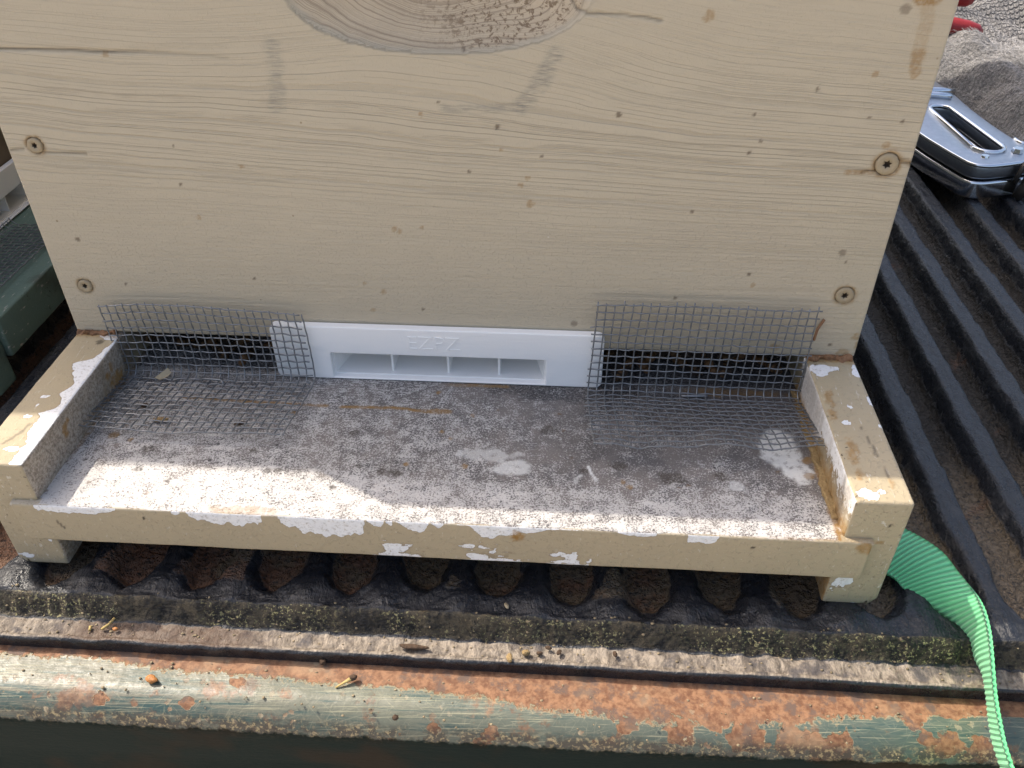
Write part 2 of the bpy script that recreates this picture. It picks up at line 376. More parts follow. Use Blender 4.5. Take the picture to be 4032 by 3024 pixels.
def mat_knit():
    m = M('grey_knit_fleece', .95, .1)
    k = m.attr('knit'); n = m.noise(500, 5, .75); fu = m.noise(1400, 4, .8, dist=1.)
    wv = m.t.nodes.new('ShaderNodeTexWave'); wv.wave_type = 'BANDS'; wv.bands_direction = 'DIAGONAL'; m._in(wv.inputs['Vector'], m.pos)
    wv.inputs['Scale'].default_value = 90; wv.inputs['Distortion'].default_value = 3; wv.inputs['Detail'].default_value = 1
    ku = m.mul(m.attr('ku'), 2 * math.pi); kv = m.mul(m.attr('kv'), 2 * math.pi)
    vv2 = m.add(kv, m.mul(m.math('ABSOLUTE', m.math('SINE', m.mul(ku, .5))), 2.2)); vor = m.mx(m.ss(m.math('SINE', vv2), .1, .9), m.ss(m.math('ABSOLUTE', m.math('SINE', m.mul(ku, .5))), .30, .05))
    c = m.mix(m.ss(n, .35, .65), (.13, .125, .125), (.40, .385, .37))
    c = m.mix(m.mul(vor, k), c, (.05, .05, .055)); m.col(c)
    h = m.add(m.add(m.mul(n, .7), m.mul(fu, .6)), m.mul(m.mul(vor, k), -1.2)); m.nrm(m.bump(h, .004, .9)); m.set('Sheen Weight', .25); return m.m
def mat_bee():
    m = M('bee_fur', .7, .3)
    st = m.t.nodes.new('ShaderNodeTexCoord'); sp = m.t.nodes.new('ShaderNodeSeparateXYZ'); m.t.links.new(st.outputs['Object'], sp.inputs[0])
    b = m.ss(m.math('SINE', m.mul(sp.outputs[0], 3400)), -.2, .3); ab = m.ss(sp.outputs[0], -.0005, -.0012)
    c = m.mix(m.noise(900, 3), (.07, .035, .014), (.13, .07, .028)); m.col(m.mix(m.mul(b, ab), c, (.03, .018, .01))); return m.m

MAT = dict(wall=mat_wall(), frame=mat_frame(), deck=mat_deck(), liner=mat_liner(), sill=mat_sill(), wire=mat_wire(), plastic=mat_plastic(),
           strap=mat_strap(), knit=mat_knit(), bee=mat_bee(),
           screw=simple('painted_screw', (.40, .33, .22), (.30, .23, .14), .5, 0, 900, .0003),
           hole=simple('screw_recess', (.10, .07, .045), (.05, .035, .02), .8),
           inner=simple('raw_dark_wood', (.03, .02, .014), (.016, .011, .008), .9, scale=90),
           chrome=simple('chrome_steel', (.80, .81, .83), (.68, .69, .71), .14, 1., 60), 
           flat_steel=simple('brushed_steel', (.58, .60, .63), (.40, .42, .45), .34, 1., 240, .0003),
           darkmetal=simple('dark_oiled_metal', (.05, .045, .04), (.10, .085, .07), .5, .6),
           red=simple('red_dipped_vinyl', (.30, .022, .024), (.22, .018, .02), .42, 0, 500, .0003),
           prop=simple('brown_propolis', (.13, .05, .02), (.36, .20, .10), .65, 0, 900, .0008),
           propd=simple('ochre_debris', (.20, .125, .045), (.42, .30, .15), .8, 0, 1200, .001),
           straw=simple('dry_straw', (.50, .38, .15), (.36, .25, .09), .7, 0, 900),
           seed=simple('orange_brown_husk', (.45, .20, .06), (.30, .12, .035), .5, 0, 700, .0006),
           dirt=simple('dark_crumb', (.05, .032, .02), (.10, .06, .035), .85, 0, 900, .001),
           paper=simple('pale_papery_wing', (.42, .36, .24), (.26, .20, .12), .6, 0, 700),
           ground=simple('pale_concrete_ground', (.52, .47, .40), (.42, .38, .32), .95, 0, 60))

# ------------------------------------------------------------------ ground and truck
ZC = -.0324; ZV = -.0450; ZS = -.0408; PITCH = .02614
V, F_q, C = boxgrid((-6, -6, -.84), (6, 6, -.80), 6, 0.)
g = link('ground', npmesh('ground', V, F_q), MAT['ground']); tag(g, kind='structure')
truck = thing('pickup_truck', 'pickup truck bed with black ribbed rusty liner and scratched green tail sill', 'pickup truck', (0, 0, -.045))
def liner_z(X, Y):
    """height of the liner: ribs running back, ending in a step at the front"""
    ph = ((X - .0081) / PITCH + .5) % 1 - .5
    a = np.abs(ph) * PITCH
    yf = Y + .0022 * fbm(X * 160, Y * 20, 3, 5)
    av = PITCH / 2 - a + .0007 * fbm(X * 60, Y * 60, 3, 19)          # distance from the middle of a hollow
    y0 = -.0685 + .0075 * vnoise(np.round((X - .0081) / PITCH + .5) * 3.7, 0 * X, 9)
    d = np.hypot(av / (.0082 + .0016 * (1 - sst(-.07, -.03, Y))), np.maximum(0, y0 - yf) / .0160)
    d = d + .30 * fbm(X * 210, Y * 150, 4, 33)
    t2 = sst(.60, 1.12, d) ; t = t2
    zv = ZV + .0062 * (1 - sst(-.05, .03, Y)); z = zv + (ZC - zv) * t2
    z = z + .0008 * (1 - np.clip((np.abs(ph) * 2) ** 2 * 3, 0, 1))*0
    z = z + .0015 * np.exp(-(a / .0052) ** 2) * np.exp(-((Y + .0815) / .0065) ** 2) - .0006 * (1 - np.exp(-(a / .0060) ** 2)) * np.exp(-((Y + .084) / .004) ** 2)
    step = sst(-.0922, -.0872, yf)                                # falls to the strip
    z = ZS * (1 - step) + z * step
    z = z + .0010 * fbm(X * 90, Y * 90, 4, 21) * sst(-.10, -.09, Y) + .0007 * fbm(X * 500, Y * 500, 3, 31) * (1 - sst(-.095, -.05, Y) * .6)
    z = z + .0062 * fbm(X * 330, Y * 420, 4, 77) * np.exp(-((Y + .0900) / .0020) ** 2) + .0022 * fbm(X * 330 + Y * 120, Y * 130, 4, 78) * (Y < -.088) * sst(-.0995, -.098, Y)
    return z, t
xs = np.linspace(-.40, .62, 1020)
ys = np.concatenate([np.linspace(-.0990, -.060, 90), np.linspace(-.0590, .0, 50)[1:], np.linspace(0, .9, 220)[1:]])
X, Y = np.meshgrid(xs, ys, indexing='ij'); Z, T = liner_z(X, Y)
# the bead along the liner's front edge
lip = np.linspace(0, 1, 12); P = np.stack([X, Y, Z], -1)
wob = .0010 * fbm(xs * 70, xs * 0, 3, 8)
bead = []
for k, th in enumerate(np.linspace(math.radians(-20), math.radians(205), 12)):
    rr = .0012 + .0008 * fbm(xs * 260, xs * 0 + k * .35, 4, 4)
    bead.append(np.stack([xs, -.1004 - np.sin(th - math.pi / 2) * -0 - rr * np.cos(math.pi - th) * -1 * -1 + wob, -.0408 + rr * np.sin(th) + .0003], -1))
bead = np.stack(bead[::-1], 1)                                      # front bottom .. back
skirt = np.stack([xs, np.full_like(xs, -.1012), np.full_like(xs, -.0455)], -1)[:, None]
P = np.concatenate([skirt, bead, P], 1)
nb = bead.shape[1] + 1
yy = P[..., 1]; xx = P[..., 0]
valley = np.concatenate([np.zeros((len(xs), nb)), (1 - sst(0, .75, T)) * .9], 1)
valley = valley + np.concatenate([np.zeros((len(xs), nb)), .6 * sst(.09, .17, fbm(X * 40, Y * 25, 3, 12)) * sst(-.084, -.076, Y) * (Y < .0) * (X < .13)], 1)
band = np.exp(-((yy + .0898) / .0024) ** 4); band[:, :nb] = 0
strip = 1 - sst(-.0940, -.0918, yy + .0012 * fbm(xx * 300, yy * 10, 3, 3)); strip[:, :nb] = sst(.15, .75, np.linspace(0, 1, nb))[None, :]
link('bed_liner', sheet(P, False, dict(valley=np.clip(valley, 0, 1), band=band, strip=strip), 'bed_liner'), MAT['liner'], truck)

# sill: flat shelf, rounded nose, vertical face undercut and painted dark as shade
R = .0100; prof = [(.05, -.0456)] + [(y, -.0450) for y in np.linspace(-.092, -.1130, 34)]
prof += [(-.1130 - R * math.sin(a), -.0450 - R * (1 - math.cos(a))) for a in np.linspace(0, math.pi / 2, 34)[1:]]
prof += [(-.1230 + .0005 * k, -.0550 - .0032 * k) for k in range(1, 9)] + [(-.1185, -.09), (-.118, -.14), (-.118, -.25)]
prof = np.array(prof); xs2 = np.linspace(-.40, .62, 900)
P = np.zeros((len(xs2), len(prof), 3)); P[..., 0] = xs2[:, None]; P[..., 1] = prof[None, :, 0]; P[..., 2] = prof[None, :, 1]
P[..., 1] += np.interp(P[..., 0], [-.14, .09, .19, .3], [0, .0018, .0046, .0055]) * sst(-.105, -.113, P[..., 1])
dent = .0010 * fbm(P[..., 0] * 70, (P[..., 1] - P[..., 2]) * 70, 3, 24) * sst(-.048, -.053, P[..., 2]) + .0009 * fbm(P[..., 0] * 18, P[..., 1] * 18, 3, 14) + .0003 * fbm(P[..., 0] * 150, (P[..., 1] - P[..., 2]) * 150, 3, 15)
P[..., 2] += dent; P[..., 1] -= dent * .5
sl_ = np.concatenate([[0], np.cumsum(np.hypot(np.diff(prof[:, 0]), np.diff(prof[:, 1])))]); k0 = int(np.argmin(np.abs(prof[:, 0] + .1130) + np.abs(prof[:, 1] + .0450) * 10)); yq = np.where(np.arange(len(prof)) <= k0, prof[:, 0], -.1130 - (sl_ - sl_[k0]) * .8)
XX = P[..., 0]; YY = np.broadcast_to(yq[None, :], XX.shape)
yb = np.interp(XX, [-.15, -.12, -.10, -.06, -.03, 0, .05, .08, .11, .14, .17, .2], [-.1045, -.1050, -.1060, -.108, -.1095, -.1105, -.1145, -.1165, -.1155, -.1130, -.1110, -.108])
rust = .5 + (YY - yb) * 130
for (cx, cy) in [(-.0616, -.1109), (-.0766, -.1175), (-.1055, -.1174)]: rust = np.maximum(rust, blob(XX, YY, cx, cy, .0018, .6, 5, 1.6, 1) * .75)
for (cx, cy, r) in [(.1563, -.113, .0026), (.1588, -.118, .002), (.1682, -.1107, .0022), (.1611, -.1075, .002), (.119, -.1123, .003), (.1179, -.1201, .004), (.1289, -.1214, .005), (.1034, -.1195, .0036), (.1654, -.1191, .003), (.1764, -.1204, .004), (.0929, -.1155, .003), (.0226, -.121, .0022), (.0657, -.1177, .002), (.0202, -.1248, .0022), (.0046, -.1206, .0015), (.083, -.119, .003)]:
    rust = np.maximum(rust, blob(XX, YY, cx, cy, r, .6, int(cx * 9999) % 50, 1.5, 1) * .85)
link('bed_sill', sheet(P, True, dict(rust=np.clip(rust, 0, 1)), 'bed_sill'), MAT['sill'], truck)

# ------------------------------------------------------------------ the tan beehive
XW = .15; HR = .016; HT = .0324; TB = .0172; LB = .0777; YR = -.0756; WR = .0181; HTOP = .196
hive = thing('beehive', 'tan painted wooden beehive with routed handhold and mouldy white landing board', 'beehive', (0, .1, ZC))
# front panel
V, Fq, C = boxgrid((-XW, 0, HR + .0006), (XW, .019, HTOP), .02, .0009, {2: .0006})
x, y, z = V[:, 0], V[:, 1], V[:, 2]; front = (C == 2)
cx, cz, ra, rb = .0, .1475, .0475, .0228
rr = (np.abs((x - cx) / ra) ** 2.3 + np.abs((z - cz) / rb) ** 2.3) ** (1 / 2.3)
rr = rr + .03 * fbm(x * 250, z * 250, 3, 2)
ins = np.clip(1 - rr, 0, 1); depth = np.where(ins > 0, .0065 * (1 - (1 - ins) ** 2.2) + .0009 * sst(0, .04, ins), 0) * front * (z < .1475 + 9)
V[:, 1] += depth
V[:, 1] += front * (.00018 * fbm(x * 30, z * 90, 3, 6)) * sst(0, .003, z - HR) * sst(0, .002, XW - np.abs(x))
scoop = sst(.0, .07, ins + .02 * fbm(x * 200, z * 200, 3, 12)) * front * (ins > 0)
up = sst(.035, .115, z)
grain = z + up * (.075 * x + .0016 * fbm(x * 25, z * 60, 3, 9)) - .012 * np.exp(-((x - 0) / .055) ** 2) * sst(.09, .135, z) * -1 * -1
grain = np.where((ins > 0) & front, rr * .03 + .01 * fbm(x * 30, z * 30, 2, 9), grain)
gamp = .25 + .85 * np.exp(-((z - .098 + .03 * x) / .026) ** 2) + .12 * fbm(x * 14, z * 30, 3, 10)
gamp = np.where(z < .03, .2, gamp) + .25 * np.exp(-((z - .060) / .004) ** 2) * sst(.0, .06, x)
mott = scoop * sst(-.012, .018, x + .6 * (z - .13) + .01 * fbm(x * 60, z * 60, 3, 4))
smud = (1 - sst(.0012, .0040, segd(x, z, [(.0355, .1245), (.0300, .1150), (.0255, .1085)], .003))) + .8 * (1 - sst(.001, .0035, segd(x, z, [(-.0515, .127), (-.0525, .112), (-.054, .107)], .003)))
smud = smud + .8 * (1 - sst(.0008, .002, segd(x, z, [(.0255, .1085), (-.0, .1075)], .002)))
amber = np.zeros_like(x); dark = np.zeros_like(x); crack = np.zeros_like(x)
drip = 1 - sst(.0016, .0026, segd(x, z, [(.1412, .1417), (.1424, .1354), (.1425, .1290), (.1427, .1246)], .0012))
drip2 = 1 - sst(.0012, .0022, segd(x, z, [(.1426, .1270), (.1424, .1240), (.1431, .1216)], .002))
amber = np.maximum(amber, np.maximum(.35 * drip, .75 * drip2))
amber = np.maximum(amber, blob(x, z, .1412, .1425, .0034, .4, 5, 1.4, .7))
for i, (a, b, r) in enumerate([(.0283, .0757, .0014), (.0272, .0849, .0008), (.0251, .0824, .0009), (-.0175, .0639, .0009), (-.0193, .0647, .0011), (-.0097, .0656, .0008), (-.0071, .1059, .0007), (.0185, .0947, .0006), (.1406, .0986, .0013), (.1317, .1208, .0010), (.0803, .1366, .0018), (-.0325, .0423, .0008), (-.0257, .0389, .0011), (-.0306, .0308, .0009), (.1077, .0464, .0009), (.1486, .0258, .0018), (.1503, .0222, .0016), (-.0889, .0672, .0008), (-.0696, .0867, .0009), (-.106, .1231, .0009), (.12, .02, .0016), (.1455, .0180, .0025)]):
    amber = np.maximum(amber, .65 * blob(x, z, a, b, r, .5, i))
for i, (a, b, r) in enumerate([(.0559, .1069, .0009), (.0174, .1023, .0009), (.0318, .0926, .0006), (.0078, .0867, .0005), (-.0014, .1098, .0005), (.0074, .1259, .0007), (.1359, .0603, .0013), (.1155, .1159, .0006), (.1436, .1063, .0006), (.1013, .0992, .0006), (.098, .1078, .0005), (.0829, .0744, .0006), (.1331, .1074, .0005), (.0983, .0954, .0007), (-.1362, .0572, .0009), (-.0925, .0797, .0006), (-.0914, .0935, .0005), (-.0115, .0319, .0007), (.0811, .0402, .0007), (.1056, .0508, .0006), (.1377, .0567, .0005), (.14, .022, .0007), (-.1237, .0389, .0005), (-.0736, .0428, .0006), (.1356, .1392, .0015), (.045, .0277, .0012)]):
    dark = np.maximum(dark, (.55 if r > .00115 else .8) * blob(x, z, a, b, r, .35, i + 50))
cr = segd(x, z, [(-.1495, .1245), (-.1399, .1241), (-.1198, .124), (-.0988, .1239), (-.085, .1238), (-.0666, .1223)], .0007, 9, 120)
crack = np.maximum(crack, (1 - sst(.0001, .0006, cr)) * (.62 - .45 * sst(-.11, -.075, x)))
for pts in ([(.0416, .1377), (.0494, .1368), (.0607, .1364), (.0666, .1354)], [(-.1488, .0911), (-.1444, .0912)], [(-.1371, .0903), (-.1227, .0898)], [(.1457, .0938), (.1480, .0930), (.1515, .0928)], [(.0400, .1400), (.0416, .1377)], [(.1394, .0900), (.1350, .0896)]):
    crack = np.maximum(crack, .45 * (1 - sst(.0001, .0006, segd(x, z, pts, .0009, 3, 200))))
amber = np.maximum(amber, .8 * (1 - sst(.0004, .0013, segd(x, z, [(.1394, .0897), (.1308, .0893)], .0008, 3, 200))))
amber = np.maximum(amber, .6 * (1 - sst(.0006, .0016, segd(x, z, [(.1457, .0938), (.1512, .0926)], .0008, 3, 200))))
SCR = [(-.1398, .0926, .9), (-.1399, .0375, .6), (.1424, .0925, 1.), (.1404, .0434, .8)]
for a, b, k in SCR:
    d = np.hypot(x - a, z - b) / ((.9 if b > .06 else .8) if a > 0 else .68) + (.0009 if a > 0 else .0022) * fbm(x * 500, z * 500, 3, 7)
    amber = np.maximum(amber, k * .85 * np.exp(-((d - .0045) / .0010) ** 2)); dark = np.maximum(dark, k * .22 * np.exp(-((d - .0041) / .00035) ** 2) * (fbm(x * 300, z * 300, 2, 8) > -.06))
seat = np.zeros_like(x)
for a, b, k in SCR: seat = np.maximum(seat, 1 - sst(.0036, .0043, np.hypot(x - a, z - b) / ((.9 if b > .06 else .8) if a > 0 else .68)))
V[:, 1] += .0022 * seat * front
crack = crack * front
V[:, 1] += crack * .0012
f0 = lambda a: np.clip(a * front, 0, 1)
panel = link('front_panel', npmesh('front_panel', V, Fq, dict(grain=grain, gamp=np.clip(gamp, 0, 1.2), scoop=scoop, mott=mott, smudge=f0(smud * .6), amber=f0(amber), dark=f0(dark), crack=f0(crack))), MAT['wall'], hive)
def star(cx, cz, r, y):
    return [(cx + (r if k % 2 == 0 else r * .58) * math.cos(k * math.pi / 6 + .3), cz + (r if k % 2 == 0 else r * .58) * math.sin(k * math.pi / 6 + .3)) for k in range(12)]
for (a, b, k) in SCR:
    q_ = .90 if (a > 0 and b > .06) else (.80 if a > 0 else .68); ir_ = .0 if a > 0 else .34
    # countersunk head: painted disc with a star recess, its rim just below the wood
    bm = bmesh.new(); rings = []
    st = star(0, 0, .0017, 0)
    def ring(pts, yy): return [bm.verts.new((a + q_ * p[0] * (1 + ir_ * float(fbm(np.array([p[0] * 900]), np.array([p[1] * 900]), 2, 5)[0])), yy, b + q_ * p[1] * (1 + ir_ * float(fbm(np.array([p[0] * 700 + 9]), np.array([p[1] * 900]), 2, 6)[0])))) for p in pts]
    circ = lambda r: [(r * math.cos(t * math.pi / 6 + .3), r * math.sin(t * math.pi / 6 + .3)) for t in range(12)]
    rg = [ring(circ(.0042), .0012), ring(circ(.0040), -.0002), ring(circ(.0036), -.0005), ring(circ(.0024), -.0004), ring(st, -.0002), ring([(p * .9, q * .9) for p, q in st], .0012)]
    for r0, r1 in zip(rg[:-1], rg[1:]):
        for i in range(12): f = bm.faces.new((r0[i], r0[(i + 1) % 12], r1[(i + 1) % 12], r1[i])); f.material_index = 1 if r1 is rg[5] else 0
    f = bm.faces.new(rg[5]); f.material_index = 1
    me = bpy.data.meshes.new('screw'); bmesh.ops.recalc_face_normals(bm, faces=bm.faces); bm.to_mesh(me); bm.free()
    s_ = link('screw', me, [MAT['screw'], MAT['hole']], panel); s_.location = (0, 0, 0)
# other walls, upper box added for its shade
ZERO = None
def framebox(name, lo, hi, parent, mat=None, step=.006, r=.001, fn=None, fine=None):
    V, Fq, C = boxgrid(lo, hi, step, r, fine); n = len(V)
    at = dict(peel=np.zeros(n), amber=np.zeros(n), dark=np.zeros(n), grit=np.full(n, .3), mould=np.zeros(n))
    if fn: fn(V, C, at)
    at = {k: np.clip(a, 0, 1) for k, a in at.items()}
    return link(name, npmesh(name, V, Fq, at), mat or MAT['frame'], parent)
framebox('side_panel', (-XW, .0193, HR + .0006), (-XW + .019, .486, HTOP), hive)
framebox('side_panel', (XW - .019, .0193, HR + .0006), (XW, .486, HTOP), hive)
framebox('back_panel', (-XW, .4863, HR + .0006), (XW, .505, HTOP), hive)
framebox('unseen_shade_box', (-XW, .056, HTOP + .0003), (XW, .505, .340), hive, step=.02)  # unseen box added to shade the ribs and cloth at the right
# landing board (bottom board)
def deckfn():
    V, Fq, C = boxgrid((-XW + WR / 2, -LB, -TB), (XW - WR / 2, .500, 0), .02, .0008, {5: None, 2: .0007})
    n = len(V); x, y, z = V.T
    pk = np.zeros(n); am = np.zeros(n); fr = (C == 2)
    dpt = np.interp(x, [-.142, -.133, -.1321, -.120, -.112, -.1051, -.105, -.0856, -.0855, -.0834, -.0833, -.0808, -.0800, -.070, -.0557, -.0556, -.0500, -.0495, -.045, -.040, -.0294, -.0255, -.0225, -.0213, -.018, -.0157, -.0150, -.0124, -.0120, -.0088, -.006, -.0019, .0001, .003, .0049, .013, .0170, .021, .026, .032, .0389, .060, .063, .0735, .0736, .0827, .083, .0924, .0926, .15],
                    [.0, 0, .0025, .0030, .0028, .001, 0, 0, .0015, .0015, 0, 0, .0028, .0052, .0044, 0, 0, .003, .0056, .0075, .0085, .0062, .0068, 0, .0028, .0026, 0, .0024, 0, .0015, .0046, .0040, 0, .0026, 0, .0006, .005, .0052, .0035, .0025, .0006, 0, .0016, .0012, 0, 0, .0033, .003, 0, 0])
    dpt = dpt * (1 + .7 * fbm(x * 400, z * 0, 3, 3))
    pk = np.maximum(pk, .5 + (dpt + z + .0004 * fbm(x * 900, z * 900, 2, 8)) * 900 * 1.0) * (dpt > .0003)
    for (a, b) in ((-.0191, -.0047), (.0105, .0285), (.0389, .0503)):
        s = .5 + 1.5 * fbm(x * 90, z * 1300, 3, 18) - 160 * np.maximum(0, z + TB - .0030) + .28 - 110 * np.maximum(0, np.maximum(a + .003 - x, x - b + .003)) + 1.2 * fbm(x * 400, z * 400, 2, 28); pk = np.maximum(pk, s)
    am = np.maximum(am, blob(x, z, .0285, -.004, .0017, .6, 4, 1.2, 1.4)); am = np.maximum(am, .8 * blob(x, z, .1395, -.002, .003, .6, 5))
    dk = blob(x, z, -.0962, -.004, .0005, .2, 2) + blob(x, z, .104, -.0045, .0006, .2, 3) + .8 * (1 - sst(.0002, .0006, segd(x, z, [(-.127, -.0075), (-.1255, -.0105)])))
    V[:, 2] += np.where((z < -TB + .002), .0006 * fbm(x * 60, y * 60, 3, 5), 0)
    at = dict(peel=pk * fr, amber=am * fr, dark=dk * fr, grit=np.full(n, .35), mould=np.zeros(n))
    return V, Fq, {k: np.clip(v_, 0, 1) for k, v_ in at.items()}
V, Fq, at = deckfn(); lb = link('landing_board', npmesh('landing_board', V, Fq, at), MAT['frame'], hive)
# its worn white top, welded along the same edges
yA = np.concatenate([-LB + .0008 * np.array([0, .12, .35, .65]), np.linspace(-LB + .0008, .02, 190), np.linspace(.025, .500, 20)])
xA = np.linspace(-XW + WR / 2, XW - WR / 2, 560); X, Y = np.meshgrid(xA, yA, indexing='ij'); Z = np.zeros_like(X)
t = np.clip((-LB + .0008 - Y) / .0008, 0, 1); Z -= .0008 * (1 - np.sqrt(np.clip(1 - t ** 2, 0, 1)))
Z += .00025 * fbm(X * 60, Y * 90, 4, 3) * sst(0, .002, Y + LB)
dirt = .50 - .28 * sst(-.052, -.064, Y) + .26 * sst(-.06, .08, X) - .20 * sst(-.045, -.070, Y) * 1.0 - .10 * sst(-.02, -.12, X) + .34 * fbm(X * 30, Y * 45, 4, 6)  # mottled dirt, with the front strip lightened to paint in sunlight
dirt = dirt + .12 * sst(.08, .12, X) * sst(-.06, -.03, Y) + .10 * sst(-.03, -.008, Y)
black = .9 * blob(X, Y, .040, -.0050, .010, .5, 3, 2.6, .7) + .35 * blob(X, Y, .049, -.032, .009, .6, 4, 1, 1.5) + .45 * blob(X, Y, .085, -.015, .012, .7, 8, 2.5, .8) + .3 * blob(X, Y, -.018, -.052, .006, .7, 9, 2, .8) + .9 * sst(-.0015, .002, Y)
white = blob(X, Y, .1185, -.0345, .0085, .7, 6, .8, 1.1) + .9 * blob(X, Y, .1235, -.046, .006, .8, 7, .7, 1.4) + .7 * blob(X, Y, .0252, -.0503, .0045, .5, 8, 1.3, .9) + .5 * blob(X, Y, .0166, -.044, .005, .7, 9, 2, .7) + .6 * blob(X, Y, .1013, -.0543, .0025, .4, 10)
white += 1.0 * (1 - sst(.0003, .0008, segd(X, Y, [(.0513, -.0475), (.0527, -.052), (.0540, -.0545)], .001))) + .7 * (1 - sst(.0003, .0009, segd(X, Y, [(.049, -.0525), (.0472, -.0547), (.0475, -.056)], .001)))
amb = .9 * (1 - sst(.0003, .0012, segd(X, Y, [(-.106, -.018), (-.0849, -.0191), (-.042, -.0205)], .001))) * sst(-.02, .06, fbm(X * 80, Y * 0, 3, 5) + .02)
amb = np.maximum(amb, 1 - sst(.0003, .0012, segd(X, Y, [(-.0419, -.0207), (-.0213, -.0199), (-.012, -.0210)], .0008)) * 1.)
amb = np.maximum(amb, .8 * blob(X, Y, -.006, -.0211, .0022, .6, 4, 2.6, .7))
amb = np.maximum(amb, .75 * (1 - sst(.0005, .0016, segd(X, Y, [(-.062, -.0045), (-.02, -.0043), (.02, -.0042)], .001))) * sst(-.05, .05, fbm(X * 50, Y * 0, 3, 15)))
amb = np.maximum(amb, .95 * (1 - sst(.0016, .0030, XW - WR - X + .0016 * fbm(X * 200, Y * 200, 3, 2))) * sst(.004, -.012, Y))
amb = np.maximum(amb, .6 * (1 - sst(.0006, .002, X - (-XW + WR) + .002 * fbm(X * 100, Y * 100, 3, 2))) * sst(-.065, -.045, Y))
amb = np.maximum(amb, .55 * sst(-.0762, -.0768, Y) * sst(.095, .125, X)); amb = np.maximum(amb, .5 * blob(X, Y, -.062, -.076, .0022, .6, 5, 5, 1))
amb = np.maximum(amb, .6 * blob(X, Y, .108, -.003, .004, .6, 5, 5, .6))
for i, (a, b, r) in enumerate([(-.1141, -.0438, .0010), (-.0587, -.025, .0013), (-.1211, -.0416, .0018), (.0083, -.0227, .0009), (.0085, -.0503, .0012), (-.0062, -.0096, .0010), (-.002, -.0325, .0009), (.0016, -.0361, .0008), (.0654, -.0571, .0013), (.0632, -.0548, .0010), (-.0121, -.0506, .0009), (.128, -.040, .0018), (.127, -.048, .0018)]): amb = np.maximum(amb, .8 * blob(X, Y, a, b, r, .5, i))
drk = np.zeros_like(X)
for i, (a, b, r) in enumerate([(-.1056, -.0482, .0017), (-.1052, -.0587, .0013), (-.0678, -.0468, .0012), (-.0947, -.0545, .0006), (-.0593, -.0566, .0013), (-.0560, -.0566, .0012), (-.1257, -.0552, .0006), (-.0351, -.0635, .0010), (-.0927, -.0637, .0008), (-.02, -.055, .0016), (-.015, -.0554, .0018), (-.0339, -.0354, .0013), (-.0285, -.0528, .0011), (.0368, -.0294, .0022), (.0498, -.0499, .0012), (-.1162, -.0257, .0016), (.080, -.052, .003), (.097, -.050, .002), (.062, -.047, .002)]): drk = np.maximum(drk, .85 * blob(X, Y, a, b, r, .7, i + 20, 1.4, 1))
tanm = np.maximum(1.4 * (np.abs(X) > XW - WR - .0008) * (Y < YR + .001), sst(-.0769, -.0772, Y + .0004 * fbm(X * 200, Y * 0, 3, 2)) * sst(.0, .1, fbm(X * 60, Y * 0, 3, 12) + .03))
P = np.stack([X, Y, Z], -1); c01 = lambda a: np.clip(a, 0, 1)
top = link('worn_top', sheet(P, False, dict(dirt=c01(dirt), black=c01(black), white=c01(white), amber=c01(amb), dark=c01(drk), tan=c01(tanm) * .7), 'worn_top'), MAT['deck'], lb); top.location = (0, 0, 0)
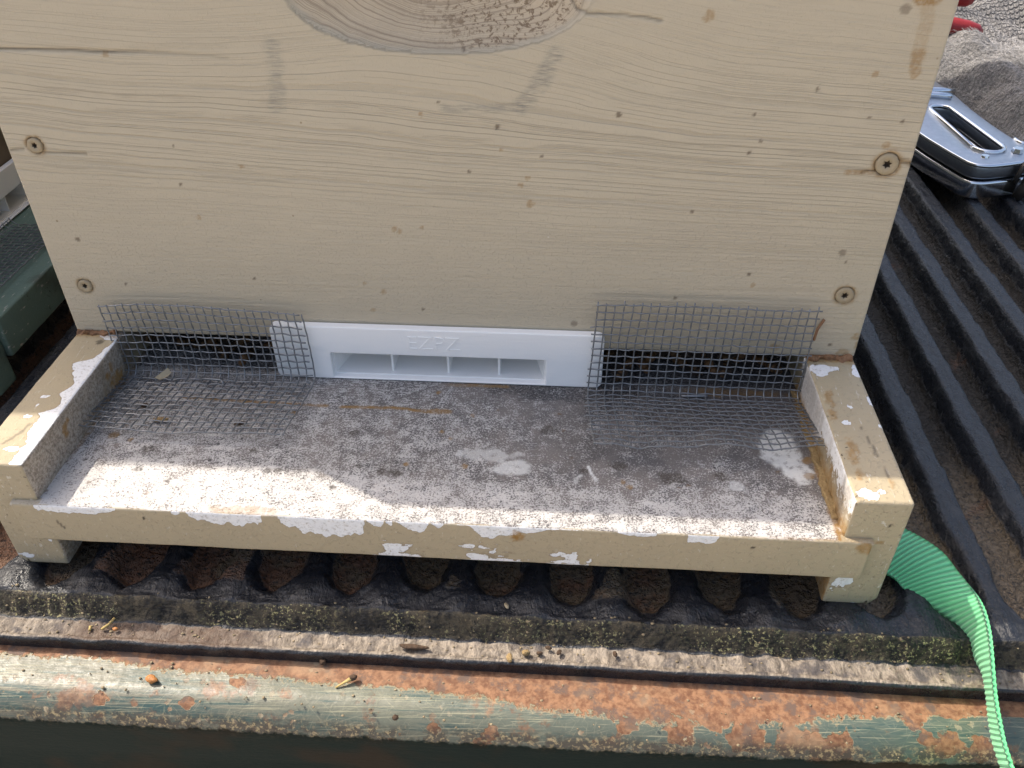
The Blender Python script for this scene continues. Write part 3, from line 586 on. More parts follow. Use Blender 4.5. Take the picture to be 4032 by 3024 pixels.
# side rails
def rail(s):
    lo = (-XW if s < 0 else XW - WR, YR, -HT); hi = (-XW + WR if s < 0 else XW, .505, HR)
    inner = 1 if s < 0 else 0
    def fn(V, C, at):
        x, y, z = V.T; topf = C == 5; inn = C == inner; fr = C == 2
        u = (XW - np.abs(x))                                       # 0 outer .. WR inner
        n = fbm(x * 120, y * 120, 4, 3 + s)
        if s < 0:
            ww = np.interp(y, [-.078, -.066, -.0600, -.054, -.050, -.046, -.038, -.032, -.026, -.020, -.0165, -.010, -.004, 0], [.004, .0038, .0065, .0050, .0065, .0030, .0050, .0030, .0065, .0085, .0030, .0025, .0010, .0050])
            pk = .5 + (ww * (1 + .7 * fbm(y * 260, y * 0, 4, 5)) - (WR - u)) * 420
            for (a, b, r) in [(-.1423, -.0404, .0010), (-.1426, -.0452, .0007), (-.1426, -.0516, .0013), (-.139, -.0681, .0016), (-.1345, -.002, .003)]: pk = np.maximum(pk, blob(x, y, a, b, r, .6, 3, 1.4, .8))
            at['dark'][:] = np.where(topf, .5 * (1 - sst(.0003, .0007, segd(x, y, [(-.1395, -.0555), (-.1405, -.0600), (-.1440, -.0660)], .0016))) + .7 * blob(x, y, -.138, -.006, .0015, .8, 4), 0)
        else:
            pk = np.zeros(len(x))
            for (a, b, r, sx, sy) in [(.1356, -.0085, .0032, 1.1, 1.2), (.1385, -.0065, .003, 1.6, .7), (.1492, -.0080, .0022, 1, 1.6), (.1497, -.0254, .0017, .8, 1.8), (.1415, -.0293, .0009, 1, 1), (.1384, -.0377, .0012, 1.2, .8), (.150, -.0387, .0014, 1, 1), (.1505, -.0321, .0010, .8, 1.6), (.137, -.072, .0030, 1.1, .7), (.141, -.0705, .0010, 1, 1)]: pk = np.maximum(pk, blob(x, y, a, b, r, .7, int(a * 9999) % 40, sx, sy))
            am = np.zeros(len(x))
            for (a, b, r) in [(.1355, -.0245, .0022), (.1368, -.0497, .0022), (.1451, -.0669, .0011), (.136, -.055, .0018), (.1363, -.0637, .0018), (.1345, -.034, .0016)]: am = np.maximum(am, .7 * blob(x, y, a, b, r, .9, 8, .8, 1.8))
            at['amber'][:] = np.where(topf, am, 0)
            at['dark'][:] = np.where(topf, .6 * (1 - sst(.0002, .0006, segd(x, y, [(.1425, -.040), (.1440, -.052), (.1448, -.064)], .001))) * sst(-.02, .05, fbm(x * 300, y * 300, 2, 3)), 0)
            at['grit'][:] = np.where(topf, .5 + .6 * sst(.008, .016, u), .8)
        at['peel'][:] = np.where(topf, pk, 0)
        if s > 0:
            at['peel'][:] = np.where(fr, blob(x, z, .1365, -.021, .0034, .6, 7, 1, .8) * .9 + .42 * (z < -.022) * sst(.0, .1, fbm(x * 500, z * 500, 3, 5)), at['peel'])
            at['dark'][:] = np.where(fr, blob(x, z, .1448, .006, .0006, .2, 3) + .7 * blob(x, z, .1405, -.008, .0011, .9, 5, .8, 3.5), at['dark'])
            at['amber'][:] = np.where(fr, .8 * blob(x, z, .1435, -.0015, .0011, .5, 4, 1.6, .6), at['amber'])
            at['peel'][:] = np.where(inn & (y < 0), .35 + .5 * sst(-.06, -.02, y) * sst(-.12, .1, n) + .3 * sst(.004, .014, z), at['peel'])
            at['amber'][:] = np.where(inn & (y < .002), np.maximum(.8 * (1 - sst(.002, .006, z + .004 * n)), .9 * blob(y, z, -.052, .006, .0014, .5, 3, .8, 2.2)), at['amber'])
            at['mould'][:] = np.where(inn & (y < .002), .6 * sst(-.2, .1, n), 0)
        else:
            at['mould'][:] = np.where(inn & (y < .002), .92, 0)
            am = np.zeros(len(x))
            for (a, b, r, sx, sy) in [(-.0505, .0092, .0013, 1.3, 2.2), (-.0479, .0115, .0010, 1, 1.2), (-.012, .0035, .003, 1.6, 1), (-.0176, .0082, .0016, 1, 1), (-.0138, .0098, .0015, .7, 1.4)]: am = np.maximum(am, blob(y, z, a, b, r, .5, 6, sx, sy))
            at['amber'][:] = np.where(inn, am * .9, at['amber'])
            at['peel'][:] = np.where(inn & (z > HR - .0006), 1, at['peel'])
            at['grit'][:] = np.where(fr, .7, .35)
            at['peel'][:] = np.where(fr, blob(x, z, -.1345, -.0195, .0008, .4, 2) + .8 * blob(x, z, -.1455, -.028, .0018, .9, 5, 1.6, .6), at['peel'])
        at['amber'][:] = np.maximum(at['amber'], np.where(topf, .85 * sst(-.0045, -.0015, y + .002 * n), 0))
        # worn, dented wood
        w_ = .00035 * fbm(x * 150, y * 150 + z * 150, 3, 9) * (y < .01)
        V[:, 2] += w_ * topf; V[:, 0] -= s * w_ * inn
        bott = z < -HT + .004
        V[:, 0] -= np.where(bott & (np.abs(x) > XW - .003) & (y < 0), s * .0022 * sst(-HT + .004, -HT, z), 0)
        # the front stands a little out of true below the dado
    return framebox('side_rail', lo, hi, hive, fn=fn, step=.02, r=.0011, fine={5: .0008, inner: .0008, 2: .0007})
rail(-1); rail(1)
# orange propolis bead squeezed between wall and rails
for (x0, x1) in ((-.1495, -.1335), (.1325, .1492)):
    V, Fq, C = boxgrid((x0, -.0020, HR - .0007), (x1, .0040, HR + .0016), .0006, .0007)
    V[:, 1] -= .0050 * fbm(V[:, 0] * 420, V[:, 2] * 500, 4, 5) - .0004; V[:, 2] += .0036 * fbm(V[:, 0] * 380, V[:, 1] * 500, 4, 6) - .0002
    link('propolis_bead', npmesh('propolis_bead', V, Fq), MAT['prop'], hive)
V, Fq, C = boxgrid((XW - WR - .0020, -.068, -.0006), (XW - WR + .0006, .0, .0010), .0006, .0005)
V[:, 0] -= .0022 * fbm(V[:, 1] * 250, V[:, 2] * 100, 4, 5); V[:, 2] += .0016 * fbm(V[:, 0] * 400, V[:, 1] * 400, 3, 6)
link('propolis_bead', npmesh('propolis_bead', V, Fq), MAT['propd'], hive)
# dark frames and comb inside, seen through the gap
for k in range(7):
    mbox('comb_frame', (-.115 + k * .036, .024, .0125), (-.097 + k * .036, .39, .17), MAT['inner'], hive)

# ------------------------------------------------------------------ entrance reducer (printed white plate)
def reducer(name, label, lettering=True):
    root = thing(name, label, 'entrance reducer', (-.0071, -.001, 0))
    x0, x1, z0, z1 = -.0709, .0566, .0003, .0247; sx0, sx1, sz0, sz1 = -.0486, .0348, .0011, .0126
    def rc(a, b, c, d, r, n=5, base=None):
        out = []
        for (cx, cz, a0) in ((b - r, d - r, 0), (a + r, d - r, 90), (a + r, c + r, 180), (b - r, c + r, 270)):
            out += [(cx + r * math.cos(math.radians(a0 + 90 * k / n)), cz + r * math.sin(math.radians(a0 + 90 * k / n))) for k in range(n + 1)]
        return out
    ol = rc(x0, x1, z0, z1, .0026); hl = rc(sx0, sx1, sz0, sz1, .0004, 2)
    # prism works in xy -> build with (x, z) then rotate into the wall plane
    bm = bmesh.new(); es = []
    for lp in (ol, hl):
        vv = [bm.verts.new((p[0], -.0034, p[1])) for p in lp]; es += [bm.edges.new((vv[i], vv[(i + 1) % len(vv)])) for i in range(len(vv))]
    res = bmesh.ops.triangle_fill(bm, edges=es, use_beauty=True); fs = [f for f in res['geom'] if isinstance(f, bmesh.types.BMFace)]
    ex = bmesh.ops.extrude_face_region(bm, geom=fs)
    for v in [g_ for g_ in ex['geom'] if isinstance(g_, bmesh.types.BMVert)]: v.co.y = -.0004
    bmesh.ops.dissolve_limit(bm, angle_limit=.01, verts=bm.verts, edges=bm.edges)
    bmesh.ops.recalc_face_normals(bm, faces=bm.faces)
    ed = [e for e in bm.edges if all(abs(v.co.y + .0034) < 1e-6 for v in e.verts)]
    bmesh.ops.bevel(bm, geom=ed, offset=.00045, segments=2, profile=.5, affect='EDGES')
    plate = bm_obj('plate', bm, MAT['plastic'], root)
    # funnel behind the slot: floor, flared sides, roof, back
    bm = bmesh.new(); D = .0195; fl = .0055
    a = [bm.verts.new(p) for p in [(sx0, -.0006, sz0), (sx1, -.0006, sz0), (sx1, -.0006, sz1), (sx0, -.0006, sz1)]]
    b = [bm.verts.new(p) for p in [(sx0 + fl, D, sz0), (sx1 - fl, D, sz0), (sx1 - fl, D, sz1), (sx0 + fl, D, sz1)]]
    for i in range(4): bm.faces.new((a[i], a[(i + 1) % 4], b[(i + 1) % 4], b[i]))
    bm.faces.new(b)
    for f in bm.faces: f.normal_update()
    me = bpy.data.meshes.new('tunnel'); bm.to_mesh(me); bm.free(); tn = link('tunnel', me, MAT['plastic'], root, False)
    md = tn.modifiers.new('thick', 'SOLIDIFY'); md.thickness = .0009; md.offset = 1
    for q in (-.0257, -.0035, .0165):
        mbox('divider', (q - .00045, .0012, sz0 + .0001), (q + .00045, D - .0002, sz1 - .0001), MAT['plastic'], root, r=.0002)
    if lettering:
        cu = bpy.data.curves.new('lettering', 'FONT'); cu.body = 'EZPZ'; cu.size = .0088; cu.extrude = .00018; cu.offset = -.00018; cu.space_character = .92; cu.resolution_u = 2
        tmp = bpy.data.objects.new('tmp', cu); COL.objects.link(tmp); dg = bpy.context.evaluated_depsgraph_get()
        me = bpy.data.meshes.new_from_object(tmp.evaluated_get(dg)); bpy.data.objects.remove(tmp); me.transform(Matrix.Rotation(math.pi / 2, 4, 'X'))
        wdt = max(v.co.x for v in me.vertices); me.transform(Matrix.Scale(.0208 / wdt, 4, (1, 0, 0)))
        me.transform(Matrix.Translation((-.0187, -.00345, .0158))); link('lettering', me, MAT['plastic'], root, False)
    return root
red = reducer('entrance_reducer', 'white plastic entrance reducer plate with four slots and raised EZPZ letters')

# ------------------------------------------------------------------ hardware cloth pieces
def wire_sheet(name, label, xr, prof, group=None, seed=1, jag=.6, S=None, pitch=.00312, rad=.00029, skew=None, parent=None, crest=0.):
    """prof: list of (y,z) points; sheet runs along it, x from xr[0] to xr[1]"""
    rnd = random.Random(seed); pr = [np.array(p) for p in prof]
    seg = [0]
    for a, b in zip(pr[:-1], pr[1:]): seg.append(seg[-1] + np.linalg.norm(b - a))
    L = seg[-1]; nx_ = int(round((xr[1] - xr[0]) / pitch)); ns = int(round(L / pitch))
    sd = seed * 13
    def pos(x, s, off):
        s = min(max(s, 0), L); y = np.interp(s, seg, [p[0] for p in pr]); z = np.interp(s, seg, [p[1] for p in pr])
        s2 = min(s + .0005, L + .0005); y2 = np.interp(s2, seg, [p[0] for p in pr]); z2 = np.interp(s2, seg, [p[1] for p in pr]); s1 = s - .0005; y1 = np.interp(s1, seg, [p[0] for p in pr]); z1 = np.interp(s1, seg, [p[1] for p in pr])
        t = np.array([y2 - y1, z2 - z1]); t /= max(np.linalg.norm(t), 1e-9); nrm = np.array([t[1], -t[0]])
        A = np.array([x * 60.]); B = np.array([s * 60.])
        dx = .0010 * float(fbm(A, B, 2, sd)[0]); dn = .0012 * float(fbm(A, B, 2, sd + 5)[0]) * min(1, max(0, (s - .024) / .01)); ds = .0009 * float(fbm(A, B, 2, sd + 9)[0])
        if skew: dxs, dss, dnn = skew(x, s, L); dx += dxs; ds += dss; dn += dnn
        y = y + t[0] * ds + nrm[0] * (off + dn); z = z + t[1] * ds + nrm[1] * (off + dn)
        return (x + dx, min(y, -.0008) if z > .012 else y, max(z, .0006))
    lst = []; w_ = .00022
    for j in range(ns + 1):                                           # wires along x
        s = j * L / ns; a = xr[0] - rnd.uniform(.0002, .0016) * jag; b = xr[1] + rnd.uniform(.0002, .0018) * jag; pts = []
        n = nx_ * 2 + 2
        for k in range(n + 1):
            x = a + (b - a) * k / n; ph = (x - xr[0]) / pitch + j
            pts.append(pos(x, s + .00012 * math.sin(ph * 2.1 + j), w_ * math.cos(math.pi * ph)))
        lst.append((pts, rad, 5))
    for i in range(nx_ + 1):                                          # wires across
        x = xr[0] + i * pitch; e0 = -rnd.uniform(.0, .0014) * jag; pts = []
        n = ns * 2 + 2
        for k in range(n + 1):
            s = e0 + (L + rnd.uniform(0, .0006) - e0) * k / n; ph = s / (L / ns) + i + 1
            p = pos(x, max(s, 0), w_ * math.cos(math.pi * ph)); p = (p[0], p[1], p[2] + max(0, -s)); pts.append(p)
        lst.append((pts, rad, 5))
    o = tubes(name, lst, MAT['wire']); tag(o, label, 'wire mesh', group); return o
def arcprof(ztop, yw, r, theta, L2):
    """down the wall at y=yw, round bend radius r, out over the board rising at theta"""
    p = [(yw, ztop), (yw - .0006, r + .002)]
    for k in range(1, 8):
        a = (math.pi / 2 + theta) * k / 8; p.append((yw - .0006 - r * (1 - math.cos(a)), r * (1 - math.sin(a)) + .0014))
    y, z = p[-1]; n = 6
    for k in range(1, n + 1):
        th = theta * (1 - .35 * k / n); y -= L2 / n * math.cos(th); z += L2 / n * math.sin(th); p.append((y, z))
    return p
def skL(x, s, L): 
    u = (x + .134) / .078
    return (.0016 * (u - .5) * 0 - .003 * max(0, s - .032) / .04 * (1 - u), 0, 0)
wire_sheet('wire_mesh', 'galvanised wire mesh folded over the entrance gap, piece beside the left rail', (-.1345, -.0580), arcprof(.0312, -.0046, .0042, .12, .0345), 'galvanised mesh pieces over the entrance', 3, skew=lambda x, s, L: (.0012 * math.sin(s * 60), .0016 * math.cos((x + .105) * 45) * max(0, 1 - s / .02) * -1, .0005 * math.sin(x * 90 + 1) * max(0, s - .035) * 25))
wire_sheet('wire_mesh', 'galvanised wire mesh with frayed buckled edge, piece beside the right rail', (.0531, .1305), arcprof(.0392, -.0046, .0030, .24, .0365), 'galvanised mesh pieces over the entrance', 8, jag=1.3,
           skew=lambda x, s, L: (-.0022 * min(1, s / .05) * max(0, 1 - (x - .053) / .078) + .002 * max(0, s - .045) / .03, -.003 * max(0, (x - .115) / .02) * max(0, s - .05) / .025, .0008 * math.sin(x * 210) * max(0, s - .05) / .025 - .0022 * math.exp(-((x - .068) / .006) ** 2) * max(0, s - .055) / .02))

# ------------------------------------------------------------------ bees inside the gap
def bee(loc, rot, grp, label):
    bm = bmesh.new()
    for (c, s) in (((-.0035, 0, 0), (.0042, .0021, .0020)), ((.0016, 0, .0003), (.0022, .0019, .0018)), ((.0046, 0, -.0001), (.0014, .0016, .0013))):
        bmesh.ops.create_uvsphere(bm, u_segments=10, v_segments=8, radius=1, matrix=Matrix.Translation(c) @ Matrix.Diagonal((*s, 1)))
    o = bm_obj('honeybee', bm, MAT['bee'], None, True); tag(o, label, 'bee', grp)
    wl = []
    for sgn in (1, -1):
        me = bpy.data.meshes.new('wing'); me.from_pydata([(.001, sgn * .001, .0018), (-.002, sgn * .0030, .0024), (-.0065, sgn * .0030, .0022), (-.0070, sgn * .0014, .0021), (-.003, sgn * .0008, .0020)], [], [(0, 1, 2, 3, 4)])
        wg = link('wing', me, MAT['inner'], None, False); wg.parent = o
    o.location = loc; o.rotation_euler = rot; return o
rb_ = random.Random(5)
for grp, lab, xs_ in (('honeybees behind the left mesh', 'dim brown honeybee in the dark gap behind the left mesh', [-.125, -.112, -.104, -.099, -.092, -.086, -.080, -.076]), ('honeybees behind the right mesh', 'dim brown honeybee in the dark gap behind the right mesh', [.060, .066, .072, .077, .083, .090, .097, .104, .112, .120])):
    for xb in xs_:
        bee((xb, .006 + rb_.uniform(-.003, .008), .0035 + rb_.uniform(0, .007)), (rb_.uniform(-.5, .5), rb_.uniform(-.3, .5), rb_.uniform(-2.8, 2.8)), grp, lab)

# ------------------------------------------------------------------ neighbouring green hive at the left
GM = mat_frame('worn_green_paint', (.16, .235, .19), (.20, .32, .26), (.02, .03, .025))
GB = simple('brown_weathered_board', (.20, .155, .105), (.10, .075, .05), .8, 0, 120, .0005)
gh = thing('beehive', 'neighbouring beehive with flaking dark green landing board and brown box', 'beehive', (-.36, .21, ZC))
gx = -.2060
def gfn(V, C, at):
    x, y, z = V.T; at['grit'][:] = 1.; at['dark'][:] = .55 * sst(.02, .2, fbm(x * 60, y * 60 + z * 60, 4, 7)); at['amber'][:] = .5 * sst(.12, .2, fbm(x * 40, y * 40 + z * 60, 4, 17))
    V[:, 0] += .0006 * fbm(y * 120, z * 120, 3, 3)
framebox('landing_board', (-.70, .030, -.020), (gx, .330, 0), gh, GM, .004, .0012, gfn)
framebox('side_rail', (-.70, .0155, -.0322), (gx - .002, .0296, .014), gh, GM, .004, .0016, gfn)
framebox('side_rail', (-.70, .3305, -.0322), (gx - .002, .348, .014), gh, GM, .006, .0012)
framebox('front_panel', (-.272, .016, .0146), (-.253, .348, .17), gh, GB, .006, .001)
framebox('side_panel', (-.70, .016, .0146), (-.2725, .034, .17), gh, GB, .01, .001)
framebox('side_panel', (-.70, .330, .0146), (-.2725, .348, .17), gh, GB, .01, .001)
framebox('unseen_shade_box', (-.70, .0677, .1704), (-.250, .36, .345), gh, GB, .02, .001)  # unseen box, placed and sized for its shadow on the tan hive's board
r2 = reducer('entrance_reducer', 'shaded white entrance reducer plate on the green hive at the left edge', False)
r2.rotation_euler = (0, 0, math.pi / 2); r2.location = (-.2515, .125, .0008)
gm = wire_sheet('wire_mesh', 'crumpled galvanised wire mesh on the dark green landing board', (-.002, .078), [(-.0015, .005), (-.004, .0022), (-.03, .0026)], None, 4)
gm.rotation_euler = (0, 0, math.pi / 2); gm.location = (-.2465, .035, .0)

# ------------------------------------------------------------------ green strap
ST = [((.060, .03, -.0375), (.078, .046, -.0375)), ((.095, -.002, -.0370), (.110, .014, -.0370)), ((.122, -.038, -.0358), (.140, -.018, -.0355)), ((.1460, -.0535, -.0338), (.1655, -.0385, -.0310)), ((.1582, -.0625, -.0322), (.1753, -.0544, -.0260)), ((.1619, -.0672, -.0332), (.1785, -.0655, -.0252)), ((.1679, -.0724, -.0352), (.1790, -.0758, -.0222)),
      ((.1765, -.0785, -.0385), (.177, -.0864, -.018)), ((.1796, -.0853, -.0385), (.1758, -.0944, -.018)), ((.1797, -.0914, -.0385), (.1737, -.1023, -.018)), ((.1805, -.0969, -.0391), (.1724, -.109, -.02)), ((.1799, -.1032, -.0406), (.1713, -.1155, -.022)), ((.1783, -.1097, -.0415), (.1702, -.1223, -.023)), ((.1771, -.1164, -.0424), (.1692, -.1287, -.0235)), ((.177, -.1224, -.0433), (.1689, -.1343, -.024)), ((.1775, -.1250, -.0444), (.1695, -.1370, -.0255)), ((.1797, -.1345, -.0500), (.1715, -.146, -.030)), ((.182, -.142, -.066), (.172, -.155, -.046)), ((.183, -.146, -.10), (.166, -.158, -.088))]
A = np.array([a for a, b in ST]); B = np.array([b for a, b in ST])
def catmull(P, n=14):
    out = []
    for i in range(len(P) - 1):
        p0, p1, p2, p3 = P[max(i - 1, 0)], P[i], P[i + 1], P[min(i + 2, len(P) - 1)]
        for k in range(n):
            t = k / n; out.append(.5 * ((2 * p1) + (-p0 + p2) * t + (2 * p0 - 5 * p1 + 4 * p2 - p3) * t * t + (-p0 + 3 * p1 - 3 * p2 + p3) * t ** 3))
    out.append(P[-1]); return np.array(out)
A = catmull(A); B = catmull(B); nv = 17
mid = (A + B) / 2; al = np.concatenate([[0], np.cumsum(np.linalg.norm(np.diff(mid, axis=0), axis=1))])
tt = np.linspace(0, 1, nv); P = A[:, None] * (1 - tt[None, :, None]) + B[:, None] * tt[None, :, None]
# sag across the width and resample densely so the ribs are real
tang = np.gradient(mid, axis=0); wid = B - A; nn = np.cross(tang, wid); nn /= np.linalg.norm(nn, axis=1, keepdims=True)
P += nn[:, None] * (.0012 * np.sin(tt * math.pi))[None, :, None]
sN = np.arange(0, al[-1], .00022); P2 = np.zeros((len(sN), nv, 3)); nn2 = np.stack([np.interp(sN, al, nn[:, k]) for k in range(3)], 1)
for j in range(nv):
    for k in range(3): P2[:, j, k] = np.interp(sN, al, P[:, j, k])
rib = .00014 * np.sin(sN * 2 * math.pi / .00175)
Pt = P2 + nn2[:, None] * (rib[:, None, None] + .0005); Pb = P2 - nn2[:, None] * (-rib[:, None, None] * .6 + .0005)
n1 = P2.shape[0] * nv; Vv = np.concatenate([Pt.reshape(-1, 3), Pb.reshape(-1, 3)])
Fs = [quads(len(sN), nv), quads(len(sN), nv, True, n1)]
i = np.arange(len(sN) - 1)
for j, fl in ((0, True), (nv - 1, False)):
    a = i * nv + j; b = a + nv; q = np.stack([a, b, b + n1, a + n1], 1); Fs.append(q if fl else q[:, ::-1])
uu = np.repeat(sN, nv); ac = np.tile((tt - .5) * .024, len(sN))
so_ = link('webbing_strap', npmesh('webbing_strap', Vv, np.concatenate(Fs), dict(along=np.tile(uu, 2), across=np.tile(ac, 2))), MAT['strap'])
tag(so_, 'bright green ribbed webbing strap twisting out from under the tan hive', 'strap')

# ------------------------------------------------------------------ staple gun, lying on its side on the ribs
sg = thing('staple_gun', 'chrome staple gun lying on the black ribs beside the hive', 'staple gun', (.32, .32, ZC))
def smoothloop(pts, n=8):
    P = np.array(pts, float); P = np.concatenate([P, P[:1]]); N = len(pts); out = []
    for i in range(N):
        p0, p1, p2, p3 = P[(i - 1) % N], P[i], P[(i + 1) % N], P[(i + 2) % N]
        for k in range(n):
            t = k / n; out.append(tuple(.5 * ((2 * p1) + (-p0 + p2) * t + (2 * p0 - 5 * p1 + 4 * p2 - p3) * t * t + (-p0 + 3 * p1 - 3 * p2 + p3) * t ** 3)))
    return out
# frame outline (x, y): long bar at the right, lower arm at the left, meeting in a rounded toe near the camera
outl = [(.262, .445), (.264, .390), (.2680, .320), (.2737, .2916), (.2780, .2767), (.2837, .2593), (.2883, .2491), (.2960, .2457), (.3074, .2480), (.3217, .2530), (.350, .262), (.372, .268), (.374, .290), (.346, .2870), (.3325, .2840), (.3303, .2952), (.3262, .3191), (.3231, .3482), (.3215, .3816), (.3185, .4022), (.314, .445), (.29, .452)]
def capsule(c1, r1, c2, r2, n=9):
    a0 = math.atan2(c2[1] - c1[1], c2[0] - c1[0]); out = []
    for k in range(n + 1): a = a0 - math.pi / 2 + math.pi * k / n; out.append((c2[0] + r2 * math.cos(a), c2[1] + r2 * math.sin(a)))
    for k in range(n + 1): a = a0 + math.pi / 2 + math.pi * k / n; out.append((c1[0] + r1 * math.cos(a), c1[1] + r1 * math.sin(a)))
    return out
hole = capsule((.3006, .3420), .0078, (.3075, .2760), .0100)
prism('body_shell', smoothloop(outl, 6), -.0190, -.0095, MAT['flat_steel'], sg, [hole[::-1]], bevel=.0022, seg=4, smooth=True)
prism('lower_shell', smoothloop([(x_ - .0004, y_ - .0006) for x_, y_ in outl], 6), -.0315, -.0200, MAT['chrome'], sg, [[(x_, y_ + .001) for x_, y_ in hole][::-1]], bevel=.0016, seg=4, smooth=True)
# raised chrome rims round the hole and along the outer edge
tubes('rim', [([(x_, y_, -.0092) for x_, y_ in hole] + [(*hole[0], -.0092)], .0016, 8)], MAT['chrome'], sg)
tubes('rim', [([(x_ , y_, -.0098) for x_, y_ in smoothloop(outl, 6)[6:90]], .0014, 8)], MAT['chrome'], sg)
def disc(name, c, r, h, mat, parent, n=6):
    bm = bmesh.new(); bmesh.ops.create_cone(bm, cap_ends=True, segments=n, radius1=r, radius2=r * .85, depth=h, matrix=Matrix.Translation(c)); return bm_obj(name, bm, mat, parent, False)
disc('pivot_bolt', (.3231, .2682, -.0080), .0036, .0026, MAT['chrome'], sg, 6); disc('rivet', (.3004, .2597, -.0090), .0026, .0012, MAT['chrome'], sg, 16)
tubes('spring_clip', [([(.318, .2500, -.022), (.3185, .2490, -.017), (.3195, .2490, -.012), (.3225, .2520, -.009)], .0016, 8), ([(.3225, .249, -.031), (.3245, .2480, -.025), (.326, .2490, -.018), (.328, .252, -.011), (.330, .258, -.008)], .0032, 8)], MAT['darkmetal'], sg)
tubes('lever', [([(.3215, .3790, -.0085), (.3099, .3785, -.0078), (.290, .379, -.0075), (.268, .383, -.008)], .0024, 8), ([(.3154, .3668, -.0085), (.3063, .3690, -.0078), (.288, .371, -.0075), (.268, .374, -.008)], .0024, 8)], MAT['chrome'], sg)

# ------------------------------------------------------------------ rumpled grey cloth, pliers
nx_, ny_ = 260, 300
u, v = np.meshgrid(np.linspace(0, 1, nx_), np.linspace(0, 1, ny_), indexing='ij')
Y = .235 + .56 * v; XL = np.interp(Y, [.23, .30, .385, .43, .8], [.340, .3300, .3250, .285, .25]); X = XL + (.70 - XL) * u
edge = np.minimum(np.minimum(u, 1 - u), np.minimum(v, 1 - v)); bx = X - .045 * sst(.0, .35, 1 - v) * 0
mask = sst(0, .10, edge + .03 * fbm(X * 30, Y * 30, 3, 3))
Zt = .002 + .030 * sst(.40, .75, v) + .044 * fbm(X * 14, Y * 10, 3, 42) * sst(0., .25, u + .3 * sst(.3, .5, v)) + .016 * np.abs(fbm(X * 30 + 20 * Y, Y * 20, 3, 44)) * 2 + .0022 * fbm(X * 260, Y * 260, 3, 45)
Z = ZV + .001 + (np.maximum(Zt + .036, .004)) * mask ** .6
X = X + .003 * fbm(u * 8, v * 8, 3, 50)
low = np.maximum(0, .006 * (1 - mask))
knit = sst(.40, .60, v + .2 * fbm(X * 20, Y * 20, 2, 9)) * sst(.75, .45, u)
cl = link('fleece_cloth', sheet(np.stack([X, Y, Z], -1), False, dict(knit=np.clip(knit + .15, 0, 1), ku=X / .0036, kv=Y / .0042), 'fleece_cloth'), MAT['knit'])
md = cl.modifiers.new('thick', 'SOLIDIFY'); md.thickness = .0035; md.offset = -1
pr = np.random.default_rng(3); NF = 26000
iu = pr.integers(4, nx_ - 4, NF); iv = pr.integers(4, ny_ - 4, NF); keep = pr.random(NF) < (1.05 - knit[iu, iv]); iu = iu[keep]; iv = iv[keep]; NF = len(iu)
base = np.stack([X[iu, iv], Y[iu, iv], Z[iu, iv]], 1) + np.stack([pr.normal(0, .0006, NF), pr.normal(0, .0006, NF), np.zeros(NF)], 1)
an = 2.2 + 3 * fbm(base[:, 0] * 14, base[:, 1] * 14, 3, 61) + pr.normal(0, .35, NF); Lf = pr.uniform(.0035, .0085, NF)
dr = np.stack([np.cos(an), np.sin(an), np.full(NF, .28)], 1); sd_ = np.stack([-np.sin(an), np.cos(an), np.zeros(NF)], 1) * .00022
midp = base + dr * (Lf * .55)[:, None] + [0, 0, .0008]; tip = base + dr * [1, 1, .35] * Lf[:, None]
Vh = np.stack([base - sd_, base + sd_, midp + sd_ * .8, midp - sd_ * .8, tip + sd_ * .3, tip - sd_ * .3], 1).reshape(-1, 3)
o6 = np.arange(NF)[:, None] * 6; Fh = np.concatenate([o6 + np.array([[0, 1, 2, 3]]), o6 + np.array([[3, 2, 4, 5]])])
ph_ = link('pile', npmesh('pile', Vh, Fh), simple('grey_pile_fibre', (.42, .41, .40), (.16, .155, .155), .8, 0, 60), None); ph_.parent = cl; ph_['kind'] = 'stuff'
tag(cl, 'rumpled grey knitted fleece cloth behind the staple gun', 'cloth')
pl = thing('pliers', 'pliers with red dipped handles lying on the grey cloth', 'pliers', (.30, .48, .02))
tubes('handle', [([(.296, .468, .0150), (.318, .4665, .0160), (.338, .4650, .0150), (.352, .4632, .0130), (.3600, .4620, .0110), (.3640, .4615, .0105)], [.0064, .0068, .0072, .0070, .0064, .0036], 12)], MAT['red'], pl)
tubes('handle', [([(.296, .474, .0170), (.316, .482, .024), (.334, .487, .0290), (.3480, .4880, .0310), (.3560, .4850, .0310), (.3600, .4840, .0305)], [.0064, .0068, .0072, .0070, .0064, .0036], 12)], MAT['red'], pl)
tubes('jaw', [([(.298, .470, .016), (.285, .471, .0165), (.270, .473, .017), (.25, .474, .017), (.235, .475, .017)], [.004, .006, .0075, .005, .0025], 10)], MAT['darkmetal'], pl)

# ------------------------------------------------------------------ small things lying about
def lump(name, c, s, mat, label, cat, rot=0, seed=0, grp=None, tilt=0):
    bm = bmesh.new(); bmesh.ops.create_icosphere(bm, subdivisions=3, radius=1); r = random.Random(seed)
    for vtx in bm.verts:
        p = vtx.co; k = 1 + .5 * float(fbm(np.array([p.x * 1.7 + seed]), np.array([p.y * 1.7 + p.z * 1.3]), 3, seed)[0]) * 1.3
        vtx.co = Vector((p.x * s[0] * k, p.y * s[1] * k, p.z * s[2] * k))
    o = bm_obj(name, bm, mat, None, True); o.location = c; o.rotation_euler = (0, tilt, rot); tag(o, label, cat, grp); return o
def wire(name, pts, rad, mat, label, cat, n=6):
    o = tubes(name, [(pts, rad, n)], mat); tag(o, label, cat); return o
wire('staple', [(-.1005, -.0090, .0020), (-.0965, -.0091, .0021), (-.0925, -.0094, .0022), (-.0912, -.0099, .0021), (-.0906, -.0112, .0012)], .00045, MAT['wire'], 'loose bent staple lying under the left mesh piece', 'staple')
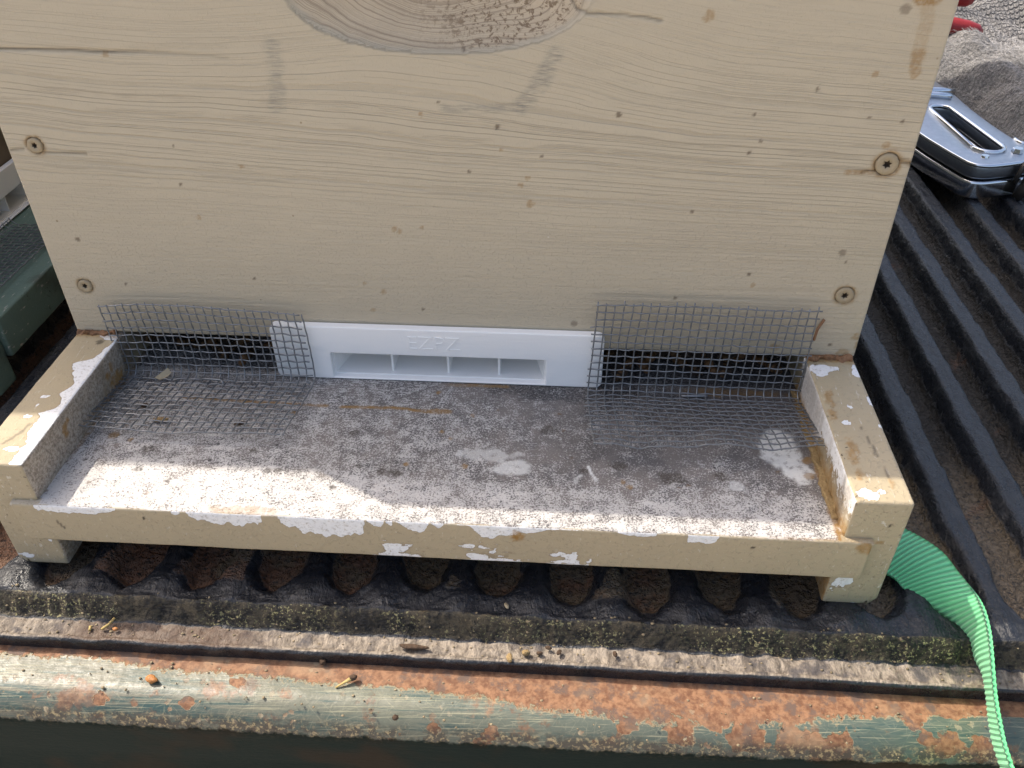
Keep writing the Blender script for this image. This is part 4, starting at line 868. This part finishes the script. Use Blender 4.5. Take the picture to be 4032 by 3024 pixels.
wire('staple', [(.0870, -.0075, .0012), (.0885, -.0078, .0014), (.0950, -.0074, .0014), (.0968, -.0069, .0012)], .00055, MAT['wire'], 'pale staple lying flat under the right mesh piece', 'staple')
wire('staple', [(.1322, -.0042, .0265), (.1336, -.0012, .0296), (.1345, -.0008, .0315), (.1354, -.0004, .0332)], .0005, MAT['prop'], 'rusty staple pinning the right mesh corner to the wall', 'staple')
lump('insect_husk', (-.0766, -.0346, .0018), (.0021, .0010, .0008), MAT['dirt'], 'dark curled husk under the front edge of left mesh', 'debris', .3, 2)
lump('wood_chip', (-.107, -.0335, .0012), (.0034, .0011, .0007), MAT['propd'], 'brown wood chip under the left mesh piece', 'debris', .1, 3)
lump('crumb', (-.1162, -.0257, .0014), (.0016, .0010, .0008), MAT['dirt'], 'dark crumb under the left mesh near the rail', 'debris', .4, 4)
me = bpy.data.meshes.new('dried_wing'); me.from_pydata([(-.119, -.009, .0015), (-.1165, -.0076, .0030), (-.1142, -.0055, .0042), (-.1128, -.0066, .0026), (-.1140, -.0085, .0018), (-.1165, -.0095, .0012)], [], [(0, 1, 2, 3, 4, 5)])
dw = link('dried_wing', me, MAT['paper'], None, False); md = dw.modifiers.new('t', 'SOLIDIFY'); md.thickness = .0002; tag(dw, 'pale dried papery wing caught under the left mesh', 'debris')
lump('seed_husk', (-.0899, -.1118, -.0436), (.0021, .0013, .0011), MAT['seed'], 'orange seed husk on the worn green sill', 'seed', -.3, 6)
lump('dirt_clod', (-.0352, -.1018, -.0433), (.0012, .0015, .0013), MAT['dirt'], 'dark dirt clod on the rust right below liner edge', 'debris', .5, 7)
wire('twig', [(-.0290, -.1105, -.0446), (-.0262, -.1090, -.0436), (-.0240, -.1078, -.0430)], [.0003, .0005, .0009], MAT['straw'], 'small straw twig with dark tip on the sill', 'twig')
lump('twig_bud', (-.0236, -.1076, -.0428), (.0013, .0010, .0009), MAT['dirt'], 'dark bud at the tip of the sill twig', 'debris', .3, 8)
lump('dirt_crumb', (-.0076, -.1198, -.0446), (.0011, .0008, .0009), MAT['dirt'], 'black crumb on the rounded sill edge', 'debris', .3, 9)
wire('straw', [(-.1128, -.0966, -.0398), (-.1108, -.0948, -.0392), (-.1096, -.0925, -.0386)], .0005, MAT['straw'], 'longest yellow straw bit on the dirty liner strip', 'straw')
wire('straw', [(-.1172, -.0956, -.0398), (-.1166, -.0972, -.0398)], .0005, MAT['straw'], 'short upright straw bit on the dirty liner strip', 'straw')
lump('brick_crumb', (-.1080, -.0963, -.0395), (.0010, .0006, .0005), MAT['seed'], 'orange crumb beside the straw on the liner strip', 'debris', 0, 11)
lump('pale_crumb', (-.1323, -.0862, -.0352), (.0008, .0007, .0005), MAT['straw'], 'pale crumb on shiny black liner at the left', 'debris', 0, 12)
lump('pale_flake', (.0252, -.0838, -.0322), (.0007, .0013, .0004), MAT['paper'], 'pale flake on the shaded black liner', 'debris', .5, 13)
lump('pebble', (.0325, -.0970, -.0393), (.0014, .0011, .0010), MAT['propd'], 'rounded ochre pebble on the tan liner strip', 'debris', .3, 14)
for i, (a, b) in enumerate([(.0371, -.0967), (.0435, -.0960), (.0620, -.0955), (.0400, -.0945)]): lump('black_crumb', (a, b, -.0395), (.0011, .0007, .0007), MAT['dirt'], 'small black crumb on the tan liner strip', 'debris', i, 20 + i, 'black crumbs on the liner strip')
lump('dried_bud', (.0272, -.0996, -.0388), (.0010, .0017, .0009), MAT['propd'], 'shrivelled bud on the liner edge bead', 'debris', .2, 30)
lump('bark_curl', (-.0050, -.0972, -.0392), (.0052, .0010, .0008), MAT['dirt'], 'long dark bark curl on the tan liner strip', 'debris', -.05, 31)
# random grit
rg = random.Random(77); bmg = bmesh.new()
for k in range(420):
    if k < 260: px, py = rg.uniform(-.2, .24), rg.uniform(-.0985, -.0860); pz = float(liner_z(np.array([px]), np.array([py]))[0][0])
    else: px, py = rg.uniform(-.2, .24), rg.uniform(-.122, -.104); pz = -.0449 if py > -.1165 else -.0450 - R * (1 - math.cos(math.asin(min(1, (-.1165 - py) / R))))
    s = rg.uniform(.00018, .0005)
    bmesh.ops.create_icosphere(bmg, subdivisions=1, radius=s, matrix=Matrix.Translation((px, py, pz + s * .3)) @ Matrix.Diagonal((rg.uniform(.8, 1.8), rg.uniform(.7, 1.3), .8, 1)))
gr = bm_obj('grit', bmg, simple('mixed_grit', (.05, .035, .02), (.40, .32, .20), .9, 0, 140, detail=1), None, True); tag(gr, 'fine grit scattered over the liner edge and sill', 'grit', kind='stuff')
